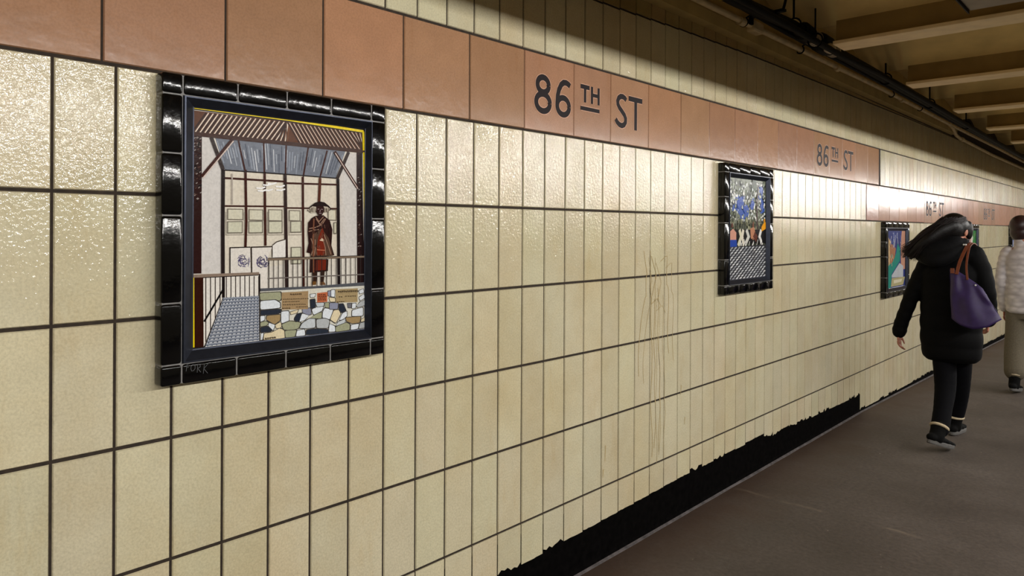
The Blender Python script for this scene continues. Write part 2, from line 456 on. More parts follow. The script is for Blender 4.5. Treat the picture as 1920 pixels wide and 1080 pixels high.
def sign(k, y, dz, label):
    root = thing('station_name_sign', label, 'sign', (0, y, ZB + dz + H), 'station names on the salmon band')
    js = [y, y + .308 - (.0 if k < 2 else .008), y + .574 + (.01 if k else 0), y + .887]
    og = root.location
    for a, b in zip(js[:-1], js[1:]):
        t = MB(); tile(t, a, b, V0 + dz, BT + dz if dz == 0 else V0, jit((175, 132, 101) if dz == 0 else (184, 142, 118), .03), 0, gap=.0035, tilt=.0005)
        t.build('lettered_tile', M['salmon'], root, og, fix=False)
    G, six = sign_glyphs(y)
    for name, sel in (('number_lettering', G[:4]), ('ordinal_lettering', G[4:10]), ('street_lettering', G[10:])):
        t = MB()
        for i, (pts, w) in enumerate(sel):
            pts = [(p[0], p[1] + dz) for p in pts]
            ribbon(t, pts, w + .006, .0010 + .00002 * i, None, 1)
        for i, (pts, w) in enumerate(sel):
            pts = [(p[0], p[1] + dz) for p in pts]
            ribbon(t, pts, w, .0013 + .00004 * i, None, 0)
        o = t.build(name, [M['letter'], M['halo']], root, og, fix=False)
for k, y in enumerate(signs):
    dz = 0 if k < 2 else -ROW - .004
    sign(k, y, dz, ['large nearest dark 86TH ST lettering, between the first and second mural',
                    'dark 86TH ST lettering just past the second mural, near the band end',
                    '86TH ST lettering on the lower salmon band, above the person in black',
                    'faint farthest 86TH ST lettering, between the heads of the two people'][k])

# ------------------------------------------------------------------ murals
class Art:
    """low relief of flat glaze pieces laid on one panel; pieces given as (y, z)"""
    def __init__(self, x): self.mb = MB(); self.x = x; self.h = 0
    def up(self): self.h += .000007; return self.x + self.h
    def poly(self, pts, col, thick=0):
        x = self.up(); pts = [tuple(p) for p in pts]
        a = sum(pts[i][0] * pts[(i + 1) % len(pts)][1] - pts[(i + 1) % len(pts)][0] * pts[i][1] for i in range(len(pts)))
        if a < 0: pts = pts[::-1]
        self.mb.add([(x, p[0], p[1]) for p in pts], [list(range(len(pts)))], lin(col))
    def line(self, pts, w, col): ribbon(self.mb, pts, w, self.up(), lin(col))

DK, BR = (28, 20, 20), (62, 30, 24)
def tr(X):
    def A(x, y): return on_plane(340 + x / 4.5, 180 + y / 4.5, X)[1:]
    def B(x, y): return on_plane(340 + x / 4.153, 400 + y / 4.153, X)[1:]
    def Cc(x, y): return on_plane(480 + x / 8.727, 530 + y / 8.727, X)[1:]
    def D(x, y): return on_plane(560 + x / 5.4, 360 + y / 5.4, X)[1:]
    return A, B, Cc, D
def mural_porch(X):
    a = Art(X); A, B, Cc, D = tr(X); rnd = random.Random(3)
    a.poly([(.755, -.32), (1.296, -.32), (1.296, .312), (.755, .312)], (40, 34, 32))
    a.poly([A(95, 105), A(1535, 295), B(1430, 900), B(85, 1040)], (222, 216, 205))
    # left and right pale side walls
    a.poly([A(175, 345), A(250, 350), A(345, 650), B(315, 465), B(155, 470)], (214, 210, 206))
    a.poly([A(1400, 480), A(1475, 485), B(1370, 335), B(1235, 335), A(1335, 700)], (214, 210, 206))
    # panes of the back wall
    a.poly([A(365, 625), A(1305, 690), B(1215, 335), B(330, 465)], (222, 214, 198))
    # glass roof
    gl = [A(285, 355), A(885, 400), A(1385, 465), A(1305, 690), A(870, 655), A(365, 620)]
    a.poly(gl, (118, 124, 136))
    for k in range(46):
        t = (k + .5) / 46
        top = [285 + 1100 * t, 357 + 105 * t]; bot = [365 + 940 * t, 618 + 68 * t]
        u0 = rnd.uniform(0, .35); u1 = rnd.uniform(.55, 1); f = lambda u: A(top[0] + (bot[0] - top[0]) * u, top[1] + (bot[1] - top[1]) * u)
        a.line([f(u0), f((u0 + u1) / 2), f(u1)], rnd.uniform(.002, .0035), rnd.choice([(176, 182, 192), (205, 208, 214), (84, 90, 104), (150, 158, 172)]))
    for p, q in (((480, 370), (535, 622)), ((695, 395), (700, 642)), ((885, 405), (878, 655)), ((1070, 435), (1028, 682)), ((1230, 460), (1168, 692))):
        a.line([A(*p), A(*q)], .005, BR)
    # roof
    a.poly([A(95, 120), A(885, 215), A(1525, 310), A(1532, 455), A(885, 395), A(95, 305)], (92, 54, 32))
    for k in range(20):
        x = 95 + k * 40
        lo = A(min(x, 880), 300 + (min(x, 880) - 95) * .11); hi = A(min(x + 115, 884), 128 + (min(x + 115, 884) - 95) * .118)
        a.line([lo, hi], .0045, (48, 26, 18)); a.line([(lo[0] + .007, lo[1]), (hi[0] + .006, hi[1])], .0026, (236, 222, 205))
        a.line([(lo[0] + .013, lo[1]), (hi[0] + .011, hi[1])], .004, (112, 68, 40))
    for k in range(19):
        x = 895 + k * 35
        hi = A(x, 222 + (x - 885) * .147); x2 = min(x + 105, 1528); lo = A(x2, 392 + (x2 - 885) * .092)
        a.line([hi, lo], .0045, (56, 30, 20)); a.line([(hi[0] + .006, hi[1]), (lo[0] + .005, lo[1])], .0024, (222, 200, 182))
    a.line([A(886, 205), A(886, 395)], .003, (90, 62, 46))
    a.line([A(95, 96), A(885, 198), A(1535, 300)], .008, (238, 212, 20))
    a.line([A(95, 110), A(885, 212), A(1525, 312)], .003, DK)
    a.line([A(92, 318), A(885, 400), A(1548, 470)], .011, (66, 42, 34))
    # posts
    a.poly([A(92, 332), A(172, 342), B(155, 468), B(82, 470)], (46, 24, 22))
    a.poly([A(1477, 478), A(1522, 480), B(1424, 540), B(1368, 545)], (40, 24, 24))
    for k in range(60):
        y = rnd.uniform(335, 900); x = rnd.uniform(98, 158); a.line([A(x, y), A(x + 14, y - 10)], .0022, rnd.choice([(150, 140, 136), (86, 60, 52), (16, 12, 12)]))
        y = rnd.uniform(490, 1400); x = rnd.uniform(1482, 1512); a.line([A(x, y), A(x + 10, y - 6)], .0022, rnd.choice([(150, 140, 136), (86, 60, 52), (16, 12, 12)]))
    a.line([A(1532, 300), A(1536, 460)], .007, (236, 210, 24)); a.line([A(1538, 475), A(1548, 1080), B(1428, 200), B(1434, 330), B(1428, 545)], .007, (236, 210, 24))
    a.line([A(1520, 480), B(1408, 330), B(1416, 545)], .003, DK)
    # slanting rafters and braces
    for pts, w in (([A(250, 350), A(350, 622)], .010), ([A(1410, 472), A(1312, 700)], .010)): a.line(pts, w, (58, 48, 46))
    for p, q in (((432, 368), (172, 682)), ((1290, 470), (1482, 772))):
        a.line([A(*p), A(*q)], .010, BR); a.line([A(p[0] + 6, p[1] + 12), A(q[0] + 6, q[1] + 12)], .003, (214, 196, 186))
    # window panes
    for (x0, yy0, x1, yy1) in ((385, 950, 520, 1045), (565, 955, 688, 1050), (730, 955, 850, 1055), (905, 962, 1002, 1055), (1232, 955, 1306, 1050)):
        a.poly([A(x0, yy0), A(x1, yy0 + 3), A(x1, yy1 + 3), A(x0, yy1)], (120, 112, 100)); a.poly([A(x0 + 8, yy0 + 8), A(x1 - 8, yy0 + 10), A(x1 - 8, yy1 - 5), A(x0 + 8, yy1 - 8)], (214, 210, 190))
    for (x0, yy0, x1, yy1) in ((355, 62, 475, 155), (520, 60, 632, 155), (675, 60, 785, 155), (846, 60, 932, 150), (1182, 70, 1208, 160), (850, 262, 932, 345), (850, 360, 932, 395)):
        a.poly([B(x0, yy0), B(x1, yy0 - 2), B(x1, yy1), B(x0, yy1 + 2)], (118, 112, 100)); a.poly([B(x0 + 7, yy0 + 7), B(x1 - 7, yy0 + 5), B(x1 - 7, yy1 - 8), B(x0 + 7, yy1 - 7)], (208, 206, 184))
    for (x0, x1) in ((345, 490), (505, 645), (668, 800), (835, 940)):
        a.line([B(x0, -12), B(x0, 168), B(x1, 166), B(x1, -10)], .0016, (150, 142, 130))
    # mullions and bars
    for pts, w, c in (([A(350, 620), B(320, 120), B(322, 650)], .010, (40, 32, 32)), ([A(538, 622), A(545, 1060), B(496, 265)], .007, BR), ([A(700, 640), A(704, 1060), B(652, 252)], .007, BR),
                      ([A(872, 655), A(878, 1060), B(818, 595)], .010, (52, 38, 36)), ([A(1022, 682), A(1024, 1060), B(950, 582)], .007, BR), ([A(1318, 700), A(1322, 1060), B(1224, 565)], .010, (34, 26, 26)),
                      ([A(365, 692), A(870, 722)], .005, BR), ([A(880, 735), A(1310, 748)], .005, BR), ([A(365, 928), A(870, 932)], .004, BR), ([A(880, 944), A(1310, 950)], .004, BR),
                      ([A(365, 625), A(872, 660), A(1305, 694)], .003, DK), ([A(1168, 692), A(1158, 905)], .009, (84, 44, 30)), ([A(425, 655), A(425, 915)], .004, (178, 168, 158))):
        a.line(pts, w, c)
    for k in range(7):
        x = rnd.uniform(600, 830); y = rnd.uniform(725, 810); a.line([A(x, y), A(x + 40, y + 4), A(x + 75, y - 8)], .004, (250, 250, 250))
    # notice boards and door
    a.poly([B(375, 268), B(532, 262), B(538, 466), B(375, 468)], (226, 220, 212)); a.line([B(376, 468), B(376, 268), B(534, 263)], .003, DK)
    a.poly([B(545, 262), B(706, 258), B(668, 345), B(665, 600), B(600, 605), B(545, 470)], (228, 222, 214)); a.line([B(545, 470), B(542, 264), B(706, 259), B(706, 340)], .0035, (50, 40, 36))
    a.line([B(706, 250), B(740, 222), B(808, 202)], .003, (70, 60, 52))
    a.poly([B(708, 252), B(740, 226), B(808, 206), B(808, 340), B(708, 345)], (232, 228, 222))
    for cx, cy in ((480, 372), (630, 375)):
        for k in range(60):
            t = rnd.uniform(0, 6.28); r1 = rnd.uniform(10, 54); t2 = t + rnd.uniform(.3, 1.2); r2 = r1 * rnd.uniform(.7, 1.1)
            a.line([B(cx + r1 * math.cos(t), cy + r1 * math.sin(t)), B(cx + r2 * math.cos(t2), cy + r2 * math.sin(t2))], .0016, rnd.choice([(84, 76, 112), (110, 104, 140), (60, 54, 84)]))
    # statue
    rb = (44, 22, 20)
    a.poly([D(135, 810), D(180, 800), D(175, 905), D(170, 938), D(135, 940), D(140, 880)], (52, 34, 26)); a.poly([D(215, 800), D(258, 800), D(248, 905), D(268, 935), D(215, 940)], (52, 34, 26))
    a.poly([D(135, 905), D(170, 905), D(172, 938), D(134, 940)], (112, 78, 40)); a.poly([D(215, 910), D(250, 908), D(268, 938), D(213, 940)], (112, 78, 50))
    a.poly([D(110, 680), D(295, 680), D(290, 800), D(200, 808), D(105, 815)], rb)
    a.poly([D(170, 690), D(275, 682), D(268, 790), D(165, 795)], (110, 40, 26))
    a.poly([D(165, 240), D(245, 235), D(310, 290), D(335, 380), D(330, 470), D(325, 540), D(355, 640), D(235, 655), D(115, 655), D(110, 620), D(75, 610), D(95, 520), D(85, 400), D(90, 310), D(125, 265)], rb)
    a.poly([D(130, 440), D(225, 370), D(300, 470), D(340, 645), D(120, 650)], (84, 62, 50))
    a.poly([D(195, 450), D(235, 360), D(248, 400), D(258, 620), D(245, 640), D(175, 640), D(180, 540)], (118, 42, 26))
    a.poly([D(205, 490), D(230, 465), D(252, 488), D(245, 500)], (228, 206, 180))
    a.line([D(180, 585), D(258, 590)], .0022, (200, 120, 90))
    for pts in ([(100, 370), (160, 360), (230, 330), (268, 270)], [(95, 400), (150, 385), (200, 380)], [(250, 430), (285, 520), (320, 630)], [(240, 480), (262, 560), (270, 640)], [(118, 470), (150, 560), (120, 640)], [(160, 480), (165, 560), (150, 640)], [(165, 250), (200, 300), (245, 250)], [(170, 270), (210, 330), (255, 270)]):
        a.line([D(*p) for p in pts], .0026, (150, 118, 100))
    for k in range(26):
        x = rnd.uniform(110, 320); y = rnd.uniform(290, 640); a.line([D(x, y), D(x + rnd.uniform(-8, 10), y + rnd.uniform(20, 60))], .0016, rnd.choice([(20, 12, 12), (116, 84, 70)]))
    a.line([D(148, 270), D(142, 450), D(145, 815)], .0042, (124, 78, 58))
    a.poly([D(128, 385), D(158, 390), D(160, 420), D(130, 425)], (70, 44, 34))
    a.poly([D(80, 195), D(110, 145), D(160, 108), D(205, 95), D(255, 105), D(300, 140), D(320, 165), D(310, 190), D(200, 150)], (36, 24, 22))
    a.poly([D(85, 180), D(130, 145), D(175, 150), D(165, 210), D(120, 215)], (190, 180, 164)); a.poly([D(245, 145), D(285, 150), D(310, 170), D(290, 200), D(255, 210)], (190, 180, 164))
    for k in range(16):
        x = rnd.choice([rnd.uniform(95, 165), rnd.uniform(250, 300)]); a.line([D(x, 150 + rnd.uniform(0, 20)), D(x + rnd.uniform(-8, 8), 205)], .0016, (90, 78, 66))
    a.poly([D(170, 150), D(205, 140), D(248, 150), D(248, 200), D(225, 240), D(190, 235), D(170, 200)], (50, 28, 26))
    for p, q in (((185, 175), (200, 172)), ((220, 174), (238, 176)), ((200, 215), (225, 215)), ((212, 180), (208, 204))): a.line([D(*p), D(*q)], .0018, (160, 140, 140))
    # right railing
    for k in range(21):
        x = 676 + k * 37.5; f = (x - 676) / 750
        a.line([B(x, 358 - 20 * f), B(x, 600 - 44 * f)], .0030 if k % 4 == 0 else .0022, (52, 44, 42))
    a.line([B(668, 358), B(1428, 336)], .006, (126, 110, 94)); a.line([B(672, 348), B(1428, 328)], .0016, DK); a.line([B(668, 506), B(1428, 474)], .003, (120, 112, 108))
    a.line([B(600, 602), B(1030, 582), B(1430, 550)], .012, (86, 88, 94))
    # left railing and stair
    a.poly([B(165, 492), B(600, 476), B(600, 650), B(320, 660), B(168, 1038)], (230, 225, 217))
    a.poly([B(320, 655), B(600, 640), B(606, 990), B(176, 1040)], (214, 216, 220))
    for k in range(4):
        x = 185 + k * 37; a.line([B(x, 498), B(x, 1000 - k * 92)], .0028, (66, 56, 54))
    for k in range(8):
        x = 345 + k * 36; a.line([B(x, 488), B(x, 655)], .0028, (66, 56, 54))
    a.line([B(322, 490), B(322, 655)], .008, DK)
    for k in range(12):
        t = (k + .5) / 12; zt0 = B(320 + 280 * t, 655 - 15 * t); a.line([zt0, B(180 + 425 * t, 1036 - 50 * t)], .0036, (70, 78, 94))
    for k in range(15):
        t = (k + .3) / 15; xl = 320 - 142 * t
        a.line([B(xl, 655 + 382 * t), B(602 + 4 * t, 641 + 346 * t)], .004, (146, 152, 164)); a.line([B(xl, 664 + 382 * t), B(602 + 4 * t, 650 + 346 * t)], .0022, (92, 100, 116))
    a.line([B(320, 655), B(178, 1038)], .002, DK); a.line([B(172, 842), B(245, 720), B(322, 588)], .005, (20, 18, 18)); a.line([B(603, 470), B(606, 990)], .004, DK)
    a.line([B(80, 490), B(600, 470)], .009, (140, 122, 108)); a.line([B(165, 500), B(600, 480)], .002, DK)
    a.poly([B(97, 500), B(165, 498), B(168, 1038), B(97, 1042)], (50, 22, 14)); a.poly([B(79, 500), B(94, 500), B(97, 1042), B(78, 1044)], (232, 208, 16))
    # stone wall
    a.poly([B(607, 608), B(1432, 562), B(1432, 900), B(607, 988)], (214, 212, 200))
    LG, GN, NV, TN, WH, CM, GY, LV = (196, 202, 206), (160, 162, 134), (44, 50, 62), (160, 136, 96), (222, 228, 234), (222, 208, 174), (178, 182, 184), (140, 144, 164)
    stones = [([(50, 170), (390, 150), (400, 250), (380, 290), (60, 285)], GN), ([(60, 300), (300, 280), (380, 330), (380, 410), (60, 440)], WH), ([(62, 455), (390, 432), (400, 480), (330, 510), (62, 530)], NV),
        ([(60, 545), (130, 540), (125, 610), (60, 640)], WH), ([(165, 540), (385, 520), (380, 615), (290, 680), (155, 600)], TN), ([(400, 470), (525, 462), (525, 625), (490, 645), (400, 660)], WH), ([(545, 480), (680, 440), (660, 490), (560, 520)], CM),
        ([(60, 650), (150, 625), (200, 660), (150, 700), (60, 715)], GN), ([(200, 655), (300, 690), (260, 790), (190, 705)], WH), ([(300, 690), (390, 640), (405, 700), (390, 735), (320, 745)], CM), ([(62, 735), (175, 712), (255, 770), (210, 800), (62, 810)], NV),
        ([(120, 830), (250, 810), (370, 745), (445, 770), (465, 900), (110, 935)], CM), ([(410, 680), (540, 625), (720, 650), (680, 745), (560, 775), (440, 765)], GN), ([(460, 785), (650, 770), (620, 880), (470, 895)], GN), ([(70, 830), (110, 820), (90, 930), (65, 935)], WH),
        ([(610, 590), (660, 510), (740, 495), (700, 620), (640, 635)], NV), ([(740, 500), (860, 530), (780, 610), (695, 640)], WH), ([(745, 430), (880, 410), (890, 515), (840, 525), (750, 490)], LV), ([(700, 740), (745, 660), (860, 585), (955, 590), (955, 730), (820, 745)], LG),
        ([(640, 875), (660, 780), (780, 760), (790, 860)], WH), ([(800, 850), (820, 770), (960, 750), (1165, 765), (1165, 820)], NV), ([(860, 575), (1000, 500), (1065, 480), (1055, 585), (960, 580)], GN), ([(975, 600), (1130, 580), (1190, 620), (1165, 740), (980, 740)], GY),
        ([(900, 440), (960, 400), (1090, 390), (1060, 460), (930, 525)], WH), ([(870, 280), (950, 265), (960, 400), (880, 420)], NV), ([(960, 330), (1100, 325), (1090, 380), (990, 395)], LG), ([(1080, 480), (1110, 415), (1250, 440), (1190, 600), (1130, 575), (1075, 570)], WH),
        ([(870, 190), (960, 180), (945, 230), (880, 240)], WH), ([(1115, 330), (1180, 320), (1180, 410), (1115, 400)], GN), ([(1190, 330), (1330, 330), (1320, 430), (1190, 430)], LV), ([(1215, 120), (1275, 115), (1270, 230), (1215, 225)], WH), ([(1180, 240), (1280, 250), (1280, 310), (1200, 310)], CM),
        ([(1200, 600), (1260, 450), (1340, 440), (1370, 510), (1290, 660)], CM), ([(1340, 350), (1410, 345), (1460, 450), (1390, 490), (1345, 440)], NV), ([(1350, 610), (1400, 500), (1470, 465), (1475, 540), (1400, 600)], WH), ([(1480, 340), (1550, 335), (1540, 410), (1490, 405)], (110, 110, 116)),
        ([(1560, 340), (1620, 335), (1615, 410), (1555, 420)], WH), ([(1290, 700), (1330, 640), (1450, 590), (1440, 650), (1330, 700)], LG), ([(1450, 570), (1700, 550), (1680, 650), (1560, 665), (1470, 630)], TN), ([(1560, 450), (1735, 400), (1735, 540), (1555, 545)], WH),
        ([(1290, 720), (1460, 650), (1520, 680), (1515, 770), (1290, 800)], GN), ([(1175, 800), (1190, 670), (1275, 710), (1280, 795)], WH), ([(1540, 690), (1670, 670), (1650, 750), (1535, 770)], WH), ([(1690, 660), (1770, 640), (1770, 730), (1665, 750)], GY),
        ([(1630, 380), (1690, 310), (1765, 280), (1765, 370), (1650, 400)], GY), ([(1670, 240), (1750, 180), (1760, 250), (1690, 290)], WH), ([(1670, 130), (1740, 100), (1750, 160), (1680, 180)], WH), ([(1705, 600), (1770, 560), (1770, 620), (1705, 640)], CM), ([(1160, 140), (1205, 130), (1205, 225), (1165, 210)], LV)]
    for pts, col in stones:
        q = [Cc(*p) for p in pts]; n = len(q); cy = sum(p[0] for p in q) / n; cz = sum(p[1] for p in q) / n
        # round the corners, dark outline below the glaze
        r = []
        for i in range(n):
            p0, p1, p2 = q[i - 1], q[i], q[(i + 1) % n]
            for (ta, tb) in ((.78, 0), (.92, .06), (1, .22)):
                pass
            r += [(p1[0] * .8 + p0[0] * .2, p1[1] * .8 + p0[1] * .2), (p1[0] * .94 + p0[0] * .03 + p2[0] * .03, p1[1] * .94 + p0[1] * .03 + p2[1] * .03), (p1[0] * .8 + p2[0] * .2, p1[1] * .8 + p2[1] * .2)]
        big = [(p[0] + (p[0] - cy) * .07 + math.copysign(.0012, p[0] - cy), p[1] + (p[1] - cz) * .07 + math.copysign(.0012, p[1] - cz)) for p in r]
        a.poly(big, (66, 62, 58)); a.poly(r, col)
    for pts, col in (([(405, 158), (840, 135), (835, 430), (405, 442)], (164, 138, 102)), ([(985, 168), (1155, 150), (1150, 312), (985, 322)], (190, 104, 70)), ([(1285, 104), (1650, 90), (1645, 315), (1290, 326)], (166, 146, 108))):
        a.poly([Cc(*p) for p in pts], col)
    def scrib(x0, x1, y, amp, w, sl=-.03):
        x = x0
        while x < x1:
            L = rnd.uniform(14, 34); m = 4
            a.line([Cc(x + L * i / m, y + sl * (x - x0) + (amp if i % 2 else -amp) * rnd.uniform(.5, 1)) for i in range(m + 1)], w, (44, 32, 26)); x += L + rnd.uniform(7, 12)
    scrib(545, 715, 190, 13, .0016); scrib(425, 820, 270, 8, .0010); scrib(425, 670, 312, 8, .0010); scrib(425, 780, 360, 8, .0010); scrib(640, 820, 395, 7, .0010); scrib(415, 520, 418, 7, .0012)
    for k in range(4): scrib(1005, 1125, 195 + k * 28, 8, .0012)
    scrib(1330, 1640, 145, 18, .0016); scrib(1340, 1400, 230, 8, .0010); scrib(1440, 1620, 220, 8, .0010); scrib(1305, 1420, 312, 6, .0012)
    scrib(130, 310, 912, 14, .0016, -.12)
    return a.mb

def mural_court(X, y0, y1, z0, z1):
    a = Art(X); rnd = random.Random(8); W, Hh = y1 - y0, z1 - z0
    P = lambda u, v: (y0 + u * W, z0 + v * Hh)
    a.poly([P(0, 0), P(1, 0), P(1, 1), P(0, 1)], (70, 74, 60))
    a.poly([P(0, .55), P(1, .55), P(1, 1), P(0, 1)], (120, 126, 110))
    def blob(u, v, r, col, n=8, e=1.0):
        p = []; 
        for k in range(n):
            t = 2 * math.pi * k / n; q = r * rnd.uniform(.6, 1.15); p.append(P(u + q * math.cos(t) * e, v + q * math.sin(t) * .9))
        a.poly(p, col)
    for k in range(60): blob(rnd.random() * .94 + .03, .62 + rnd.random() * .35, rnd.uniform(.03, .06), rnd.choice([(60, 66, 54), (44, 48, 40), (86, 94, 70)]))
    for u, v, r in ((.3, .74, .15), (.45, .66, .10), (.16, .72, .07), (.62, .75, .08), (.85, .86, .12), (.9, .72, .08), (.36, .6, .06)): blob(u, v, r, (58, 90, 170), 11)
    for k in range(330):
        u, v = rnd.random() * .94 + .03, .58 + rnd.random() * .39
        q_ = rnd.random()
        if .60 < v < .80 and q_ < .55 and (abs(u - .35) < .17 or abs(u - .88) < .09): continue
        if rnd.random() < .4: blob(u + .006, v - .006, .03, (40, 44, 38), 6)
        blob(u, v, rnd.uniform(.012, .026), rnd.choice([(220, 224, 222), (190, 198, 196), (236, 236, 230), (150, 158, 140), (120, 130, 104)]), 7)
    for u, v, r in ((.28, .75, .07), (.44, .70, .06), (.62, .745, .06), (.86, .9, .06), (.88, .73, .05)): blob(u, v, r, (54, 86, 172), 9)
    blob(.66, .95, .07, (34, 52, 24), 9); blob(.70, .92, .05, (44, 66, 30), 8)
    for k in range(50): blob(rnd.random() * .96 + .02, .49 + rnd.random() * .1, .028, rnd.choice([(112, 112, 84), (86, 90, 66), (150, 150, 120), (64, 66, 50)]), 6)
    a.line([P(.78, .95), P(.74, .75), P(.75, .5), P(.74, .38)], .018, (66, 44, 44))
    for k in range(16): a.line([P(.02 + .06 * k, .49), P(.02 + .06 * k, .62)], .002, (150, 150, 140))
    a.poly([P(0, .35), P(1, .35), P(1, .49), P(0, .49)], (26, 24, 24))
    # players
    a.poly([P(.02, .46), P(.12, .50), P(.2, .46), P(.2, .36), P(.05, .36)], (206, 150, 130)); blob(.1, .53, .03, (96, 58, 48)); a.poly([P(.04, .39), P(.21, .39), P(.22, .31), P(.05, .31)], (40, 70, 160))
    for u, s, c in ((.28, .03, (214, 208, 180)), (.38, -.02, (222, 214, 196)), (.46, .04, (206, 204, 196)), (.86, -.03, (226, 224, 220))):
        a.line([P(u, .49), P(u + s * 1.5, .42), P(u - s, .33)], .028, c)
    a.poly([P(.56, .5), P(.66, .52), P(.7, .46), P(.66, .38), P(.58, .4)], (186, 128, 96)); blob(.64, .545, .03, (120, 80, 60)); blob(.7, .42, .06, (96, 52, 38), 10)
    a.poly([P(.87, .47), P(.99, .5), P(.99, .57), P(.95, .57), P(.87, .52)], (236, 160, 30)); blob(.95, .585, .03, (206, 140, 40))
    for k in range(18): u = rnd.uniform(.22, .98); a.line([P(u, .35 + rnd.random() * .06), P(u + rnd.uniform(-.06, .06), .33)], .006, rnd.choice([(214, 212, 206), (20, 18, 18), (240, 238, 232)]))
    a.poly([P(0, 0), P(1, 0), P(1, .335), P(0, .32)], (60, 60, 64))
    nr, nc = 14, 11
    for r in range(nr):
        for c in range(nc):
            u = (c + .5 + (.5 if r % 2 else 0)) / nc; v = (r + .5) / nr * .32
            if u < .98: 
                a.poly([P(u - .036, v - .006), P(u - .014, v - .0115), P(u + .034, v + .004), P(u + .016, v + .0115), P(u - .02, v + .004)], rnd.choice([(196, 198, 202), (172, 174, 180), (214, 214, 216), (150, 152, 158)]))
    return a.mb
def mural_generic(X, y0, y1, z0, z1, pieces, seed):
    a = Art(X); rnd = random.Random(seed); W, Hh = y1 - y0, z1 - z0
    P = lambda u, v: (y0 + u * W, z0 + v * Hh)
    for pts, col in pieces: a.poly([P(*p) for p in pts], col)
    return a, P, rnd

def framed_mural(y0, y1, z0, z1, art, label, wd=(.026, .013, .025, .028)):
    """black glazed tile surround, bevelled metal frame and ceramic picture panel on the wall"""
    d = .045; bw = .052; og = (0, (y0 + y1) / 2, z0 + H)
    root = thing('framed_mural', label, 'mural', og, 'ceramic murals along the tile wall')
    m = MB()
    for ya, yb, za, zb_ in ((y0 + .004, y0 + bw, z0 + .004, z1 - .004), (y1 - bw, y1 - .004, z0 + .004, z1 - .004), (y0 + bw, y1 - bw, z0 + .004, z0 + bw), (y0 + bw, y1 - bw, z1 - bw, z1 - .004)):
        m.box(.0006, d - .004, ya, yb, za, zb_, mi=1)
    jg = .0011
    def bt(a, b, c, e): m.box(.0008, d, a + jg, b - jg, c + jg, e - jg, mi=0, bev=.0065 if min(b - a, e - c) > .03 else .004, seg=3)
    nt = 4
    hs = np.cumsum([0, .15, .214, .152, .144]); hs = hs / hs[-1] * (z1 - z0 - 2 * bw) + z0 + bw
    for a, b in ((y0, y0 + bw), (y1 - bw, y1)):
        bt(a, b, z0, z0 + bw); bt(a, b, z1 - bw, z1)
        for k in range(4): bt(a, b, hs[k], hs[k + 1])
    for k in range(nt):
        L = (y1 - y0 - 2 * bw) / nt
        bt(y0 + bw + L * k, y0 + bw + L * (k + 1), z0, z0 + bw); bt(y0 + bw + L * k, y0 + bw + L * (k + 1), z1 - bw, z1)
    o = m.build('tile_surround', [M['blackglaze'], M['framegrout']], root, og); smooth_by_angle(o, 35)
    # metal frame
    f = MB(); wl, wr, wt, wb_ = wd
    a0, a1, c0, c1 = y0 + bw, y1 - bw, z0 + bw, z1 - bw
    prof = [(0, d - .004), (.06, d + .002), (.18, d + .002), (.9, .027), (1, .026), (1, .018)]
    V = []
    for t, x in prof: V += [(x, a0 + t * wl, c0 + t * wb_), (x, a1 - t * wr, c0 + t * wb_), (x, a1 - t * wr, c1 - t * wt), (x, a0 + t * wl, c1 - t * wt)]
    F = [[k * 4 + s, k * 4 + (s + 1) % 4, k * 4 + 4 + (s + 1) % 4, k * 4 + 4 + s] for k in range(len(prof) - 1) for s in range(4)]
    f.add(V, F); f.build('metal_frame', M['steel'], root, og, fix=False)
    b = art(.0215, a0 + wl - .002, a1 - wr + .002, c0 + wb_ - .002, c1 - wt + .002)
    b.build('mural_panel', M['art'], root, og, fix=False)
    return root, og

m1, og = framed_mural(.680, 1.350, -.391, .380, lambda X, a, b, c, d: mural_porch(X), 'large nearest framed ceramic mural of a dark robed statue under a wooden porch', (.034, .013, .025, .031))
# scratched letters on the lower left frame tile
sc = MB()
S1 = lambda x, y: on_plane(280 + x / 7.715, 600 + y / 7.715, .0455)[1:]
for pts in ([(545, 640), (532, 742)], [(545, 642), (582, 632)], [(539, 688), (570, 680)], [(628, 645), (606, 660), (600, 705), (612, 738), (640, 732), (662, 700), (660, 655), (628, 645)],
            [(700, 640), (692, 760)], [(700, 640), (735, 645), (735, 680), (698, 700), (745, 755)], [(795, 635), (780, 775)], [(850, 630), (788, 705), (845, 770)]):
    ribbon(sc, [S1(*p) for p in pts], .0009, .0457, None)
o = sc.build('scratched_lettering', M['scratch'], m1, og, fix=False); o['label'] = 'letters FORK scratched into the lower left frame tile'

framed_mural(3.642, 4.285, -.360, .372, mural_court, 'second framed mural, ball players and trees above pale cobbles')

